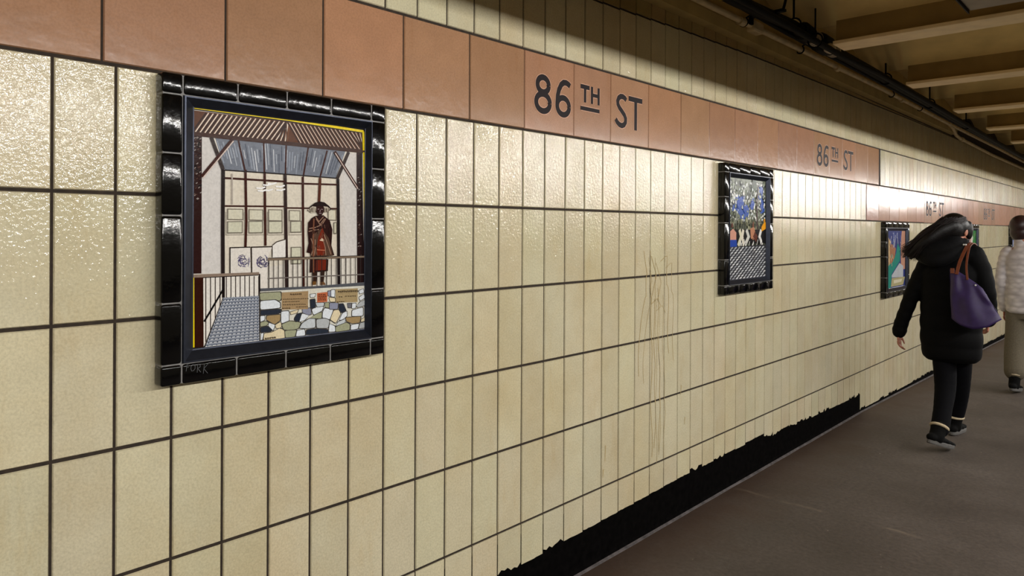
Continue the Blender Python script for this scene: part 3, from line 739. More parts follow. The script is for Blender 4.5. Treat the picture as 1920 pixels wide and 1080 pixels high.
def art3(X, y0, y1, z0, z1):
    a, P, r = mural_generic(X, y0, y1, z0, z1, [([(0, 0), (1, 0), (1, 1), (0, 1)], (52, 60, 116)), ([(0, .35), (.22, .4), (.24, .8), (.1, .9), (0, .88)], (196, 166, 124)), ([(.2, .4), (.42, .45), (.5, .68), (.4, .74), (.2, .78)], (160, 110, 82)),
        ([(.78, .3), (1, .3), (1, 1), (.82, 1), (.76, .8)], (186, 138, 116)), ([(0, 0), (.24, 0), (.3, .24), (.72, .46), (.74, .66), (.6, .78), (.52, .6), (.36, .46), (.1, .38), (0, .2)], (32, 128, 116)),
        ([(.3, .22), (.7, .42), (.9, .36), (.9, .16), (.3, .18)], (176, 180, 186)), ([(.26, .02), (.9, .02), (1, .16), (.3, .17)], (168, 160, 120)), ([(.4, .07), (.8, .08), (.85, .13), (.4, .13)], (206, 198, 172))], 5)
    for k in range(34):
        u, v = r.uniform(.2, .78), r.uniform(.78, .98); a.line([P(u, v), P(u + r.uniform(-.03, .05), v - r.uniform(.05, .14))], .007, r.choice([(210, 214, 226), (96, 108, 164), (34, 40, 84)]))
    for k in range(30):
        u, v = r.uniform(.02, .45), r.uniform(.42, .86); a.line([P(u, v), P(u + .01, v - .06)], .006, r.choice([(120, 84, 62), (226, 206, 170), (90, 60, 50)]))
    for k in range(14):
        u, v = r.uniform(.05, .66), r.uniform(.05, .6); 
        if v < .3 + u * .3: continue
        a.line([P(u, v), P(u + .05, v + .06)], .006, (70, 166, 150))
    return a.mb
framed_mural(6.632, 7.375, -.585, .076, art3, 'third framed mural, teal river under dark blue sky, beside the person in black')
def art4(X, y0, y1, z0, z1):
    a, P, r = mural_generic(X, y0, y1, z0, z1, [([(0, 0), (1, 0), (1, 1), (0, 1)], (150, 140, 136)), ([(0, .1), (.45, .1), (.55, 1), (0, 1)], (206, 158, 158)), ([(.55, .3), (1, .2), (1, 1), (.68, 1), (.5, .7)], (52, 122, 58)), ([(.4, .4), (.55, .4), (.62, 1), (.5, 1)], (232, 226, 220)), ([(0, 0), (1, 0), (1, .2), (0, .3)], (120, 116, 70))], 6)
    for k in range(30): u, v = r.random() * .9 + .05, r.random() * .9 + .05; a.line([P(u, v), P(u + .02, v + .08)], .008, r.choice([(236, 226, 220), (70, 140, 70), (190, 130, 130)]))
    return a.mb
framed_mural(9.965, 10.62, -.60, .084, art4, 'fourth framed mural, pink and green, half hidden behind the person in black')
def art5(X, y0, y1, z0, z1):
    a, P, r = mural_generic(X, y0, y1, z0, z1, [([(0, 0), (1, 0), (1, 1), (0, 1)], (120, 136, 184)), ([(0, .8), (1, .85), (1, 1), (0, 1)], (66, 60, 100)), ([(0, 0), (1, 0), (1, .4), (0, .3)], (86, 130, 96)), ([(.2, .3), (.8, .35), (.7, .5), (.3, .5)], (206, 200, 176))], 7)
    for k in range(30): u, v = r.random() * .9 + .05, r.random() * .9 + .05; a.line([P(u, v), P(u + .03, v + .06)], .008, r.choice([(226, 226, 232), (80, 96, 150), (90, 140, 110)]))
    return a.mb
framed_mural(13.13, 13.80, -.58, .10, art5, 'farthest framed mural, blue and green, beside the person in white')

# ------------------------------------------------------------------ pipes and cables under the ceiling
og = (.082, 3.85, 1.16 + H)
root = thing('conduit_pipe', 'pale painted conduit running along the ledge above the tiles', 'pipe', og)
pts = [(.082, YA, 1.16), (.082, 3.4, 1.16), (.082, 6.4, 1.167), (.082, 8.7, 1.146), (.082, 11.4, 1.135), (.082, 13.7, 1.115), (.082, YB, 1.10)]
m = MB(); m.tube(pts, .0175, 14); m.build('pipe_run', M['conduit'], root, og, smooth=True)
m = MB(); m.box(.050, .110, 3.86, 3.99, 1.128, 1.190, bev=.012, seg=2); m.build('junction_body', M['conduit'], root, og)
for y in (3.72, 5.25, 6.9, 8.72, 10.4, 12.1):
    m = MB(); m.tube([(.082, y, 1.157), (.082, y + .055, 1.157)], .0235, 14); m.build('coupling', M['conduit'], root, og, smooth=False)
for y in (3.78, 4.60, 6.62, 7.55):
    m = MB(); m.tube([(.082 + .024 * math.cos(t), y, 1.160 + .024 * math.sin(t)) for t in [math.radians(-200 + 20 * k) for k in range(14)]] + [(.14, y, 1.20)], .0045, 6); m.build('strap_clip', M['blackcable'], root, og)
og = (.05, 9.3, 1.06 + H)
root = thing('branch_conduit', 'pale conduit that bends down past the ledge end, below the long one', 'pipe', og)
m = MB(); m.tube([(.078, 8.80, 1.142), (.072, 8.98, 1.128), (.064, 9.10, 1.098), (.055, 9.24, 1.075), (.05, 9.45, 1.062), (.046, 11.5, 1.03), (.046, 14, 1.02), (.046, YB, 1.0)], .018, 14); m.build('pipe_run', M['conduit'], root, og, smooth=True)
m = MB(); m.tube([(.05, 9.52, 1.061), (.05, 9.62, 1.0595)], .024, 14); m.build('coupling', M['conduit'], root, og)

def cable(name, label, pts, r, extra=None, cat='cable'):
    y = pts[1][1]; og = (pts[1][0], y, pts[1][2] + H)
    root = thing(name, label, cat, og)
    m = MB(); m.tube(pts, r, 14); m.build('cable_run', M['blackcable'], root, og, smooth=True)
    if extra: extra(root, og)
    return root
def conn(root, og):
    y = 4.36
    m = MB(); m.tube([(.225, y - .13, 1.186), (.225, y - .10, 1.186), (.225, y - .095, 1.184), (.225, y, 1.180)], [.038, .052, .052, .05], 16); m.build('clamp_flange', M['blackcable'], root, og)
    m = MB()
    for k in range(4): m.tube([(.225, y + .02 + .026 * k, 1.176), (.225, y + .035 + .026 * k, 1.176)], .047, 18)
    m.tube([(.225, y, 1.176), (.225, y + .13, 1.176)], .041, 16); o = m.build('threaded_collar', M['castmetal'], root, og)
    m = MB(); m.tube([(.225, y + .12, 1.176), (.225, y + .17, 1.172), (.225, y + .30, 1.168), (.225, y + .36, 1.166)], [.046, .060, .060, .046], 14); m.build('splice_sleeve', M['blackcable'], root, og, smooth=True)
    m = MB()
    for k in range(3): m.tube([(.225, y + .36 + .026 * k, 1.166), (.225, y + .375 + .026 * k, 1.166)], .046, 18)
    m.tube([(.225, y + .34, 1.166), (.225, y + .45, 1.166)], .040, 16); m.build('threaded_collar', M['castmetal'], root, og)
    m = MB(); m.ell((.265, y + .235, 1.138), (.034, .085, .032)); m.build('lever_cover', M['castmetal'], root, og, smooth=True)
    m = MB(); m.tube([(.22, 3.13, 1.155), (.22, 3.24, 1.157)], .033, 14); o = m.build('cable_tag', M['yellow'], root, og); o['label'] = 'yellow tag around the cable'
cable('power_cable', 'thick black cable with a pale threaded splice connector under the ceiling', [(.22, YA, 1.15), (.22, 3.4, 1.160), (.22, 4.1, 1.186), (.225, 4.5, 1.172), (.225, 4.9, 1.166), (.22, 5.4, 1.167), (.22, 5.95, 1.163), (.22, 7.2, 1.152), (.22, 8.6, 1.128), (.22, 11, 1.10), (.22, YB, 1.06)], .033, conn)
cable('hanging_cable', 'thinner black cable sagging just below the thick one', [(.285, YA, 1.125), (.285, 3.4, 1.13), (.285, 3.9, 1.128), (.28, 4.3, 1.125), (.28, 4.8, 1.122), (.285, 5.5, 1.13), (.285, 7, 1.115), (.285, 9, 1.085), (.285, 12, 1.05), (.285, YB, 1.03)], .019)
cable('ledge_cable', 'thin black cable strung between the thick cable and the pale conduit', [(.150, YA, 1.20), (.150, 3.6, 1.19), (.150, 4.2, 1.178), (.150, 5.2, 1.17), (.150, 6.4, 1.165), (.150, 8.0, 1.145), (.150, 10.5, 1.125), (.150, YB, 1.09)], .0145)
def rod(x, y, z0, z1, r, label):
    og = (x, y, z0 + H); root = thing('hanger_rod', label, 'hanger', og, 'rods that carry the cables')
    m = MB(); m.tube([(x, y, z0), (x, y, z1)], r, 8); m.build('rod', M['blackcable'], root, og)
    m = MB(); m.tube([(x + .042 * math.cos(t), y, 1.165 + (z0 - 1.205) + .042 * math.sin(t)) for t in [math.radians(k * 24) for k in range(16)]], .005, 6); m.build('clevis_ring', M['blackcable'], root, og)
rod(.22, 4.14, 1.232, 1.46, .0065, 'black hanger rod just before the splice connector, first from the left')
rod(.285, 4.30, 1.165, 1.38, .005, 'short thin black rod standing right beside the splice connector')
rod(.22, 5.95, 1.206, 1.46, .0065, 'black hanger rod behind the nearest ceiling beam')
rod(.22, 7.30, 1.195, 1.46, .0065, 'black hanger rod behind the second ceiling beam')
rod(.22, 8.85, 1.17, 1.46, .0065, 'black hanger rod behind the third ceiling beam')
og = (.2, 3.83, 1.16 + H)
root = thing('cable_bracket', 'black bracket tying the cable to the pale conduit beside its square coupling', 'bracket', og)
m = MB(); m.box(.10, .30, 3.80, 3.835, 1.185, 1.20, bev=.002); m.box(.10, .115, 3.80, 3.835, 1.15, 1.20, bev=.002); m.build('arm', M['blackcable'], root, og)
m = MB(); m.tube([(.29, 3.817, 1.20), (.36, 3.817, 1.46)], .008, 8); m.build('brace', M['blackcable'], root, og)

og = (1.36, 3.93, 1.10 + H)
root = thing('ceiling_fixture', 'grey box fixture cropped by the top edge, in front of the nearest beam', 'fixture', og)
m = MB(); m.box(1.09, 1.65, 3.60, 4.16, 1.102, 1.22, bev=.006); m.build('housing', M['fixture'], root, og)
m = MB(); m.box(1.083, 1.0885, 3.62, 4.17, 1.09, 1.22); m.build('end_plate', M['fixdark'], root, og)

# ------------------------------------------------------------------ people
def V3(*p): return Vector(p)
def limb(mb, pts, rs, n=16, sub=6, ridge=0.0, rn=0):
    """smooth tapering tube through joints"""
    P = [Vector(p) for p in pts]; out = []; rr = []
    for i in range(len(P) - 1):
        p0 = P[max(i - 1, 0)]; p1 = P[i]; p2 = P[i + 1]; p3 = P[min(i + 2, len(P) - 1)]
        for k in range(sub):
            t = k / sub
            out.append(.5 * ((2 * p1) + (p2 - p0) * t + (2 * p0 - 5 * p1 + 4 * p2 - p3) * t * t + (3 * p1 - p0 - 3 * p2 + p3) * t ** 3)); rr.append(rs[i] + (rs[i + 1] - rs[i]) * t)
    out.append(P[-1]); rr.append(rs[-1])
    if ridge:
        L = len(out); rr = [r + ridge * (abs(math.sin(math.pi * rn * k / (L - 1))) - .6) for k, r in enumerate(rr)]
    mb.tube(out, rr, n)
    mb.ell(out[0], (rr[0],) * 3, u=14, w=10); mb.ell(out[-1], (rr[-1],) * 3, u=14, w=10)
def hand(mb, wrist, down, side, fwd, k=1.0, curl=.5):
    """palm, four fingers and a thumb; down = towards the fingertips, side = across the palm to the thumb, fwd = the way fingers curl"""
    w = Vector(wrist); d = Vector(down).normalized(); f = Vector(fwd); f = (f - d * f.dot(d)).normalized(); s = d.cross(f)
    if s.dot(Vector(side)) < 0: s = -s
    for a, b in ((.0, .014), (.02, .02), (.045, .025), (.07, .026), (.085, .024)):
        for t in (-1, -.4, .4, 1): mb.ell(w + d * a * k + s * t * (b - .004) * k, (.0125 * k,) * 3, u=10, w=8)
    for i, (off, L) in enumerate(((.024, .070), (.008, .078), (-.008, .073), (-.023, .058))):
        base = w + d * .085 * k + s * off * k; cu = curl + .1 * i
        p1 = base + (d * math.cos(cu * .5) + f * math.sin(cu * .5)) * L * .45 * k; p2 = p1 + (d * math.cos(cu * 1.3) + f * math.sin(cu * 1.3)) * L * .32 * k; p3 = p2 + (d * math.cos(cu * 2) + f * math.sin(cu * 2)) * L * .23 * k
        limb(mb, [base - d * .02 * k, base, p1, p2, p3], [.0085 * k, .0085 * k, .008 * k, .0075 * k, .0062 * k], 10, 3)
    tb = w + d * .025 * k + s * .022 * k
    t1 = tb + (d * .7 + s * .6 + f * .25) * .036 * k; t2 = t1 + (d * .9 + s * .25 + f * .25) * .028 * k; t3 = t2 + (d + f * .3) * .02 * k
    limb(mb, [tb - s * .012 * k, tb, t1, t2, t3], [.012 * k, .0115 * k, .0095 * k, .009 * k, .0072 * k], 10, 3)
def head(mb, c, yaw, k=1.0):
    R = Matrix.Rotation(yaw, 3, 'Z'); c = Vector(c)
    q = lambda x, y, z: c + R @ Vector((x, y, z)) * k
    mb.ell(q(0, -.012, .02), (.074 * k, .092 * k, .088 * k), R); mb.ell(q(0, .022, -.045), (.056 * k, .062 * k, .068 * k), R)
    mb.ell(q(0, .068, -.085), (.024 * k, .02 * k, .02 * k), R); mb.ell(q(0, .086, -.02), (.0105 * k, .018 * k, .028 * k), R); mb.ell(q(0, .098, -.035), (.0135 * k, .014 * k, .0105 * k), R)
    mb.ell(q(0, .074, .02), (.045 * k, .016 * k, .012 * k), R); mb.ell(q(0, .076, -.062), (.021 * k, .012 * k, .0055 * k), R); mb.ell(q(0, .074, -.070), (.019 * k, .012 * k, .0055 * k), R)
    for s in (-1, 1):
        mb.ell(q(.042 * s, .052, -.03), (.024 * k, .024 * k, .022 * k), R); mb.ell(q(.076 * s, -.008, -.012), (.009 * k, .019 * k, .031 * k), R)
    return q, R

def boot(parent, og, ankle, heel, toe, top, r=.048, tilt=0.0):
    """ankle boot along heel->toe"""
    h = Vector(heel); t = Vector(toe); d = (t - h).normalized(); up = Vector((0, 0, 1)); up = (up - d * up.dot(d)).normalized(); s = d.cross(up); L = (t - h).length
    m = MB()
    for u, w, hh in ((.10, .034, .045), (.25, .036, .05), (.42, .038, .045), (.6, .042, .036), (.78, .043, .03), (.9, .036, .026)):
        c = h + d * L * u + up * (hh * .5 + .020)
        m.ell(c, (w, L * .16, hh * .62), Matrix((s, d, up)).transposed())
    base = h + d * L * .27 + up * .05
    tp = Vector(top)
    limb(m, [base, base.lerp(tp, .5), tp], [r, r * .98, r * 1.08], 18, 4)
    o = m.build('boot', M['boot'], parent, og, smooth=True, remesh=.006, smooth_it=8)
    m = MB(); ol = []
    for k in range(28):
        a = 2 * math.pi * k / 28; cx, sx = math.cos(a), math.sin(a); u = .5 + .53 * cx; w = (.037 + .010 * max(0, math.sin((u - .35) * 2.6))) * (abs(sx) ** .8) * math.copysign(1, sx)
        ol.append((u, w))
    V = []
    for lev, ex in ((0.0, .94), (.006, 1.0), (.022, 1.0), (.027, .95)):
        for u, w in ol: V.append(h + d * L * (.5 + (u - .5) * ex) + s * w * ex + up * (lev + .012 * max(0, u - .78) * 4))
    n = 28
    F = [[i * n + k, i * n + (k + 1) % n, (i + 1) * n + (k + 1) % n, (i + 1) * n + k] for i in range(3) for k in range(n)] + [list(range(n))[::-1], [3 * n + k for k in range(n)]]
    m.add(V, F); sl = m.build('sole', M['sole'], o, None); sl.parent = o
    for v in sl.data.vertices: v.co -= Vector(og)
    m = MB(); ax = (tp - base).normalized(); a1 = ax.cross(Vector((0, 1, 0))).normalized(); a2 = ax.cross(a1)
    m.tube([tp + ax * .004 + (a1 * math.cos(x) + a2 * math.sin(x)) * (r * 1.06) for x in [2 * math.pi * k / 24 for k in range(25)]], .0095, 8, cap=False)
    cu = m.build('cuff', M['fur'], o, None, smooth=True)
    for v in cu.data.vertices: v.co -= Vector(og)
    return o

# ---- person in black
WX, WY, WZ = .715, 5.66, -1.46
og = (WX, WY, 0.0)
b = MB()
q, R = head(b, (.745, 5.68, .005), -.42, .97)
limb(b, [(.745, 5.66, -.05), (.735, 5.65, -.13), (.72, 5.65, -.20)], [.052, .05, .06], 16)
b.loft([(.72, 5.66, -.66, .155, .105), (.72, 5.66, -.56, .15, .10), (.72, 5.66, -.42, .125, .085), (.72, 5.66, -.30, .15, .095), (.72, 5.66, -.20, .14, .08), (.725, 5.65, -.165, .06, .05)])
LA = [(.575, 5.65, -.225), (.492, 5.64, -.44), (.418, 5.64, -.655), (.402, 5.64, -.735)]
RA = [(.868, 5.66, -.165), (.925, 5.64, -.40), (.915, 5.80, -.58), (.90, 5.87, -.63)]
limb(b, LA, [.044, .036, .028, .022]); limb(b, RA, [.044, .036, .028, .022])
hand(b, (.401, 5.64, -.740), (.02, .015, -1), (.25, 1, .0), (.75, -.1, 0), .80, .55)
hand(b, (.90, 5.87, -.63), (-.1, .6, -.7), (-.3, .5, .6), (-1, 0, 0), .9, .7)
LL = [(.678, 5.65, -.66), (.686, 5.63, -.86), (.704, 5.58, -1.06), (.712, 5.47, -1.20), (.714, 5.37, -1.33)]
RL = [(.760, 5.67, -.66), (.758, 5.74, -.86), (.746, 5.82, -1.05), (.730, 5.875, -1.20), (.703, 5.90, -1.36)]
limb(b, LL, [.078, .06, .046, .042, .034]); limb(b, RL, [.078, .06, .046, .042, .034])
woman = b.build('person', M['skin'], None, og, smooth=True, remesh=.0045, smooth_it=5)
tag(woman, 'person in long black coat walking away with long dark hair blown to one side', 'person')
for s in (-1, 1):
    m = MB(); m.ell(q(.030 * s, .073, -.003), (.0125, .0125, .0105), R); m.build('eye', M['eye'], woman, og, smooth=True)
# coat
c = MB(); rings = []
for k in range(70):
    t = k / 69; z = -.895 + t * (.895 - .165)
    x = float(np.interp(z, [-.9, -.5, -.165], [.724, .716, .722]))
    rx = float(np.interp(z, [-.895, -.87, -.78, -.62, -.46, -.36, -.27, -.20, -.165], [.150, .172, .186, .186, .178, .182, .178, .125, .06]))
    ry = float(np.interp(z, [-.895, -.87, -.78, -.62, -.42, -.27, -.20, -.165], [.118, .138, .148, .142, .128, .12, .09, .05]))
    w = .006 * abs(math.sin((z + .895) / .105 * math.pi)) if z < -.25 else .003
    rings.append((x, WY, z, rx + w - .004, ry + w - .004))
c.loft(rings, 48, p=2.35)
limb(c, [(.585, 5.655, -.235), (.535, 5.65, -.335), (.488, 5.645, -.44), (.448, 5.645, -.56), (.415, 5.645, -.66), (.400, 5.645, -.728)], [.070, .062, .053, .048, .047, .048], 20, 10, .004, 8)
limb(c, [(.852, 5.66, -.178), (.895, 5.655, -.27), (.925, 5.64, -.40), (.925, 5.72, -.51), (.915, 5.80, -.585), (.905, 5.85, -.62)], [.072, .064, .058, .054, .05, .05], 20, 10, .004, 8)
limb(c, [(.60, 5.655, -.225), (.73, 5.65, -.17), (.85, 5.66, -.165)], [.075, .085, .07], 18, 6)
coat = c.build('coat', M['coat'], woman, og, smooth=True, remesh=.007, smooth_it=4)
hd = MB(); rt = Matrix.Rotation(math.radians(-14), 3, 'Y')
hd.ell((.655, 5.56, -.145), (.145, .075, .085), Matrix.Rotation(math.radians(-12), 3, 'Y')); hd.ell((.72, 5.60, -.100), (.098, .085, .07), rt); hd.ell((.60, 5.575, -.155), (.09, .07, .08))
limb(hd, [(.555, 5.60, -.16), (.60, 5.53, -.185), (.67, 5.515, -.195), (.745, 5.54, -.155), (.795, 5.60, -.10), (.79, 5.67, -.075)], [.04, .05, .054, .05, .04, .03], 16, 6)
hood = hd.build('hood', M['hood'], coat, None, smooth=True, remesh=.007, smooth_it=6)
for v in hood.data.vertices: v.co -= Vector(og)
# hair
hm = MB(); Rc = Matrix.Rotation(-.42, 3, 'Z'); c0 = Vector((.745, 5.68, .005))
hm.ell(c0 + Rc @ Vector((0, -.026, .026)), (.086, .098, .094), Rc); hm.ell((.722, 5.62, .015), (.082, .072, .085))
hm.ell(c0 + Rc @ Vector((.060, .045, .0)), (.022, .030, .065), Rc)
limb(hm, [(.725, 5.61, .03), (.672, 5.575, .0), (.610, 5.54, -.055), (.545, 5.52, -.11), (.485, 5.515, -.175)], [.07, .066, .052, .034, .010], 18, 6)
limb(hm, [(.70, 5.60, -.01), (.63, 5.56, -.07), (.565, 5.53, -.13), (.50, 5.52, -.195)], [.06, .048, .03, .008], 16, 6)
limb(hm, [(.66, 5.58, .025), (.585, 5.545, -.02), (.51, 5.525, -.095), (.46, 5.52, -.175)], [.042, .030, .018, .005], 14, 6)
hair = hm.build('hair', M['hair'], woman, og, smooth=True, remesh=.006, smooth_it=4)
st = MB(); rnd = random.Random(2)
def bez(p0, p1, p2, p3, n=11): return [(p0 * (1 - t) ** 3 + p1 * 3 * t * (1 - t) ** 2 + p2 * 3 * t * t * (1 - t) + p3 * t ** 3) for t in [i / (n - 1) for i in range(n)]]
for k in range(230):
    a = rnd.random(); th = rnd.uniform(-.3, 2.6)
    hc = Vector((.735, 5.655, .022))
    p0 = hc + Vector((.075 * math.cos(th) , -.082 * math.sin(th) - .01, .075 - .05 * rnd.random()))
    pm = Vector((.655 - .02 * rnd.random(), 5.525 + .03 * rnd.random(), .045 - .11 * a))
    p3 = Vector((rnd.uniform(.435, .54), rnd.uniform(5.485, 5.53), 0)); p3.z = -.19 + rnd.uniform(0, .09) - (p3.x - .44) * .3
    p1 = p0.lerp(pm, .6) + Vector((-.01, -.045, .018)); p2 = pm.lerp(p3, .5) + Vector((rnd.uniform(-.012, .012), -.02, rnd.uniform(-.012, .03)))
    q_ = bez(p0, p1, p2, p3); L = rnd.uniform(.002, .0036)
    st.tube(q_, [L * (1 - .75 * (i / 10) ** 2) for i in range(11)], 5)
s_ = st.build('loose_strands', M['strand'], hair, None, smooth=True); s_['kind'] = 'stuff'
for v in s_.data.vertices: v.co -= Vector(og)
# trousers: one continuous garment
t = MB()
t.loft([(.716, 5.66, -.72, .13, .10), (.716, 5.66, -.64, .145, .112), (.716, 5.66, -.58, .14, .105)])
limb(t, [(.678, 5.65, -.66), (.686, 5.63, -.86), (.704, 5.58, -1.06), (.712, 5.47, -1.20), (.716, 5.375, -1.312)], [.088, .074, .066, .056, .056], 20, 8, .002, 14)
limb(t, [(.760, 5.67, -.66), (.758, 5.74, -.86), (.746, 5.82, -1.05), (.730, 5.875, -1.20), (.706, 5.90, -1.33)], [.088, .078, .066, .056, .05], 20, 8, .002, 14)
t.build('trousers', M['jeans'], woman, og, smooth=True, remesh=.007, smooth_it=5)
boot(woman, og, None, (.678, 5.25, -1.386), (.762, 5.47, -1.458), (.714, 5.365, -1.300), .047)
boot(woman, og, None, (.690, 5.84, -1.456), (.715, 6.07, -1.458), (.703, 5.90, -1.335), .045)

# ---- purple tote bag
og2 = (.90, 5.43, -.60 + H)
bag = thing('tote_bag', 'dark purple tote bag with tan leather handles, on the shoulder of the person in black', 'bag', og2)
m = MB(); NS, NTt = 26, 22
top = [(.757, -.253), (.80, -.262), (.848, -.295), (.905, -.338), (.945, -.372)]
bot = [(.768, -.575), (.83, -.600), (.90, -.612), (.975, -.600), (1.047, -.562)]
def pl(L, s): 
    x = s * (len(L) - 1); i = min(int(x), len(L) - 2); f = x - i
    return (L[i][0] + (L[i + 1][0] - L[i][0]) * f, L[i][1] + (L[i + 1][1] - L[i][1]) * f)
def bagp(s, t_, side):
    a, b_ = pl(top, s), pl(bot, s); x = a[0] + (b_[0] - a[0]) * t_; z = a[1] + (b_[1] - a[1]) * t_
    dep = (.008 + .050 * t_ ** .8) * (math.sin(math.pi * min(max(s, .0), 1)) ** .45 if 0 < s < 1 else 0)
    fold = .010 * math.sin(9 * s - 5 * t_ + 1.0) * math.sin(math.pi * s) * math.sin(math.pi * t_) + .009 * math.sin(17 * (s - .45) * (1.2 - t_)) * math.sin(math.pi * t_)
    return (x, 5.425 - side * (dep + (fold if side > 0 else 0)), z - (.02 * math.sin(math.pi * s) * t_ ** 3 if side > 0 else 0))
V = [bagp(i / NS, j / NTt, sd) for sd in (1, -1) for j in range(NTt + 1) for i in range(NS + 1)]
n1 = (NS + 1) * (NTt + 1); F = []
for sd in (0, 1):
    for j in range(NTt):
        for i in range(NS):
            k = sd * n1 + j * (NS + 1) + i; F.append([k, k + 1, k + NS + 2, k + NS + 1])
for i in range(NS):
    F.append([i, i + 1, n1 + i + 1, n1 + i]); k = NTt * (NS + 1) + i; F.append([k, k + 1, n1 + k + 1, n1 + k])
m.add(V, F); m.build('bag_body', M['purple'], bag, og2, smooth=True)
def strap(pts, w, th=.006):
    m = MB(); P = [Vector(p) for p in pts]; V = []
    out = []
    for i in range(len(P) - 1):
        p0 = P[max(i - 1, 0)]; p1 = P[i]; p2 = P[i + 1]; p3 = P[min(i + 2, len(P) - 1)]
        for k in range(6):
            t_ = k / 6; out.append(.5 * ((2 * p1) + (p2 - p0) * t_ + (2 * p0 - 5 * p1 + 4 * p2 - p3) * t_ * t_ + (3 * p1 - p0 - 3 * p2 + p3) * t_ ** 3))
    out.append(P[-1])
    for i, p in enumerate(out):
        d = (out[min(i + 1, len(out) - 1)] - out[max(i - 1, 0)]).normalized(); a = Vector((1, 0, 0)); a = (a - d * a.dot(d)).normalized(); b_ = d.cross(a)
        V += [p + a * w / 2 + b_ * th / 2, p - a * w / 2 + b_ * th / 2, p - a * w / 2 - b_ * th / 2, p + a * w / 2 - b_ * th / 2]
    F = [[i * 4 + s, i * 4 + (s + 1) % 4, i * 4 + 4 + (s + 1) % 4, i * 4 + 4 + s] for i in range(len(out) - 1) for s in range(4)] + [[0, 1, 2, 3], [len(V) - 4, len(V) - 3, len(V) - 2, len(V) - 1]]
    m.add(V, F); return m
strap([(.800, 5.408, -.285), (.812, 5.45, -.20), (.828, 5.535, -.118), (.832, 5.59, -.088), (.836, 5.66, -.080), (.842, 5.73, -.105), (.855, 5.755, -.18)], .019).build('handle', M['leather'], bag, og2)
strap([(.862, 5.408, -.318), (.848, 5.45, -.225), (.846, 5.535, -.122), (.848, 5.59, -.092), (.852, 5.66, -.084), (.858, 5.73, -.108), (.875, 5.755, -.18)], .012).build('handle', M['leather'], bag, og2)
m = MB(); m.box(.764, .788, 5.408, 5.413, -.280, -.246, bev=.002); m.build('flap', M['leather'], bag, og2)
m = MB(); m.ell((.908, 5.398, -.350), (.0055, .003, .0055)); m.build('snap_button', M['snap'], bag, og2, smooth=True)
for x in (.815, .826):
    m = MB(); m.ell((x, 5.545, -.092), (.006, .006, .006)); m.build('cord_stopper', M['snap'], coat, None, smooth=True)
    o = bpy.data.objects['cord_stopper'] if False else C.objects[-1]
    for v in o.data.vertices: v.co -= Vector(og)

# ---- person in white
PX, PY, PZ = .845, 8.12, floor_z(8.1)
og = (PX, PY, PZ + H)
def P2(x, y, z): return (PX + x, PY + y, z)
b = MB()
q, R = head(b, P2(-.04, .02, .03), -.3, 1.0)
limb(b, [P2(-.035, 0, -.03), P2(-.02, -.01, -.10), P2(0, 0, -.17)], [.052, .05, .06])
b.loft([P2(0, 0, -.70) + (.15, .105), P2(0, 0, -.58) + (.145, .10), P2(0, 0, -.40) + (.122, .085), P2(0, 0, -.28) + (.145, .095), P2(0, 0, -.17) + (.14, .08), P2(0, 0, -.135) + (.06, .05)])
limb(b, [P2(-.155, 0, -.20), P2(-.19, -.03, -.47), P2(-.185, .03, -.68), P2(-.18, .05, -.75)], [.044, .036, .027, .022])
limb(b, [P2(.155, 0, -.20), P2(.20, -.03, -.47), P2(.20, .05, -.68), P2(.20, .07, -.75)], [.044, .036, .027, .022])
hand(b, P2(-.18, .05, -.755), (.0, .05, -1), (.2, 1, 0), (1, 0, 0), .85, .5); hand(b, P2(.20, .07, -.755), (.0, .05, -1), (-.2, 1, 0), (-1, 0, 0), .85, .5)
limb(b, [P2(-.08, 0, -.70), P2(-.085, -.04, -1.08), P2(-.065, -.14, -1.40)], [.08, .05, .036]); limb(b, [P2(.08, 0, -.70), P2(.08, .10, -1.08), P2(.07, .20, -1.42)], [.08, .05, .036])
man = b.build('person', M['skin'], None, og, smooth=True, remesh=.006, smooth_it=5)
tag(man, 'person in white quilted jacket and olive grey trousers, cut by the right edge', 'person')
for s in (-1, 1):
    m = MB(); m.ell(q(.030 * s, .074, -.003), (.0125, .0125, .0105), R); m.build('eye', M['eye'], man, og, smooth=True)
c = MB(); rings = []
for k in range(60):
    z = -.765 + (.765 - .115) * k / 59
    rx = float(np.interp(z, [-.765, -.74, -.60, -.42, -.30, -.22, -.16, -.115], [.146, .155, .162, .160, .172, .165, .105, .055])); ry = float(np.interp(z, [-.765, -.74, -.55, -.25, -.16, -.115], [.115, .125, .128, .118, .085, .058]))
    w = .006 * abs(math.sin((z + .765) / .055 * math.pi)); rings.append(P2(0, 0, z) + (rx + w, ry + w))
c.loft(rings, 44, p=2.3)
limb(c, [P2(-.145, 0, -.205), P2(-.175, -.01, -.32), P2(-.195, -.03, -.47), P2(-.19, .01, -.60), P2(-.182, .045, -.73)], [.066, .058, .052, .047, .044], 20, 10, .005, 10)
limb(c, [P2(.145, 0, -.205), P2(.185, -.01, -.32), P2(.20, -.03, -.47), P2(.20, .02, -.60), P2(.20, .06, -.73)], [.066, .058, .052, .047, .044], 20, 10, .005, 10)
limb(c, [P2(-.04, .0, -.10), P2(-.035, 0, -.13)], [.064, .07], 16, 4)
c.build('jacket', M['quilt'], man, og, smooth=True, remesh=.007, smooth_it=3)
hm = MB(); hc = Vector(P2(-.04, .02, .03)); Rc = Matrix.Rotation(-.3, 3, 'Z')
hm.ell(hc + Rc @ Vector((0, -.024, .026)), (.090, .102, .096), Rc); hm.ell(hc + Vector((-.005, -.035, -.04)), (.088, .075, .085)); hm.ell(hc + Rc @ Vector((-.062, .005, -.05)), (.03, .05, .07), Rc); hm.ell(hc + Rc @ Vector((.062, .005, -.05)), (.03, .05, .07), Rc)
hm.build('hair', M['hair2'], man, og, smooth=True, remesh=.007, smooth_it=4)
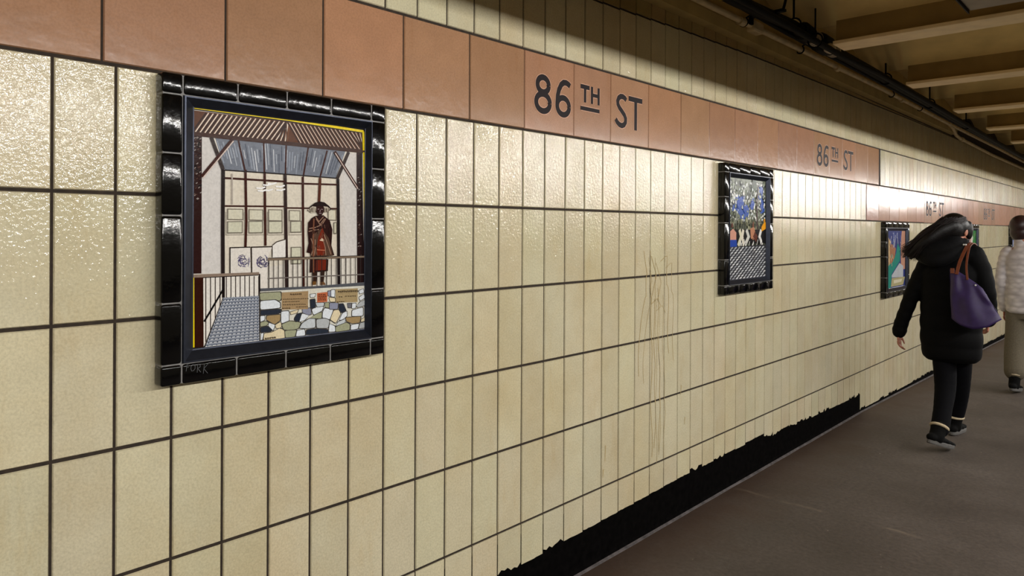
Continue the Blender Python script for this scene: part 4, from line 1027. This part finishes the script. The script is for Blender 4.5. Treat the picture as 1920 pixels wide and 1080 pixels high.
t = MB(); t.loft([P2(0, 0, -.82) + (.14, .105), P2(0, 0, -.72) + (.15, .115), P2(0, 0, -.66) + (.14, .105)])
limb(t, [P2(-.075, 0, -.74), P2(-.08, -.02, -.95), P2(-.083, -.05, -1.12), P2(-.072, -.11, -1.30)], [.09, .085, .085, .088], 20, 8); limb(t, [P2(.075, 0, -.74), P2(.08, .05, -.95), P2(.08, .11, -1.12), P2(.07, .18, -1.32)], [.09, .085, .085, .088], 20, 8)
t.build('trousers', M['trouser2'], man, og, smooth=True, remesh=.008, smooth_it=5)
fz = floor_z(8.05)
boot(man, og, None, P2(-.08, -.23, fz + .035), P2(-.055, .01, fz + .003), P2(-.068, -.14, fz + .17), .046)
boot(man, og, None, P2(.065, .13, fz - .003), P2(.085, .37, fz - .006), P2(.07, .20, fz + .16), .046)

# ------------------------------------------------------------------ camera, lights, world
cam = bpy.data.cameras.new('camera'); co = bpy.data.objects.new('camera', cam); C.objects.link(co)
cam.sensor_fit = 'HORIZONTAL'; cam.sensor_width = 36; cam.lens = FPX / 1920 * 36
cam.shift_y = -(540 - CY) / 1920; cam.clip_start = .05
co.matrix_world = Matrix.Translation((CAMX, 0, H)) @ Matrix.Rotation(YAW, 4, 'Z') @ Matrix.Rotation(math.radians(90), 4, 'X') @ Matrix.Rotation(ROLL, 4, 'Z')
bpy.context.scene.camera = co

LX, LZ = 3.6, .825
for k in range(19):
    y = -3.0 + 1.45 * k
    ld = bpy.data.lights.new('tube_light', 'AREA'); ld.shape = 'RECTANGLE'; ld.size = 1.25; ld.size_y = .03
    ld.energy = 30; ld.color = (1.0, .975, .935)
    lo = bpy.data.objects.new('tube_light', ld); C.objects.link(lo)
    lo.location = (LX, y, LZ + H)
    d = Vector((-.88, 0, -.48)).normalized()
    yv = Vector((0, 1, 0)); zv = -d; xv = yv; yv2 = zv.cross(xv)
    lo.matrix_world = Matrix.Translation(lo.location) @ Matrix((xv, yv2, zv)).transposed().to_4x4()

w = bpy.data.worlds.new('world'); bpy.context.scene.world = w; w.use_nodes = True
bg = w.node_tree.nodes['Background']; bg.inputs[0].default_value = (1.0, .82, .54, 1); bg.inputs[1].default_value = .125
sc_ = bpy.context.scene
sc_.view_settings.view_transform = 'Standard'; sc_.view_settings.look = 'None'; sc_.view_settings.exposure = 0
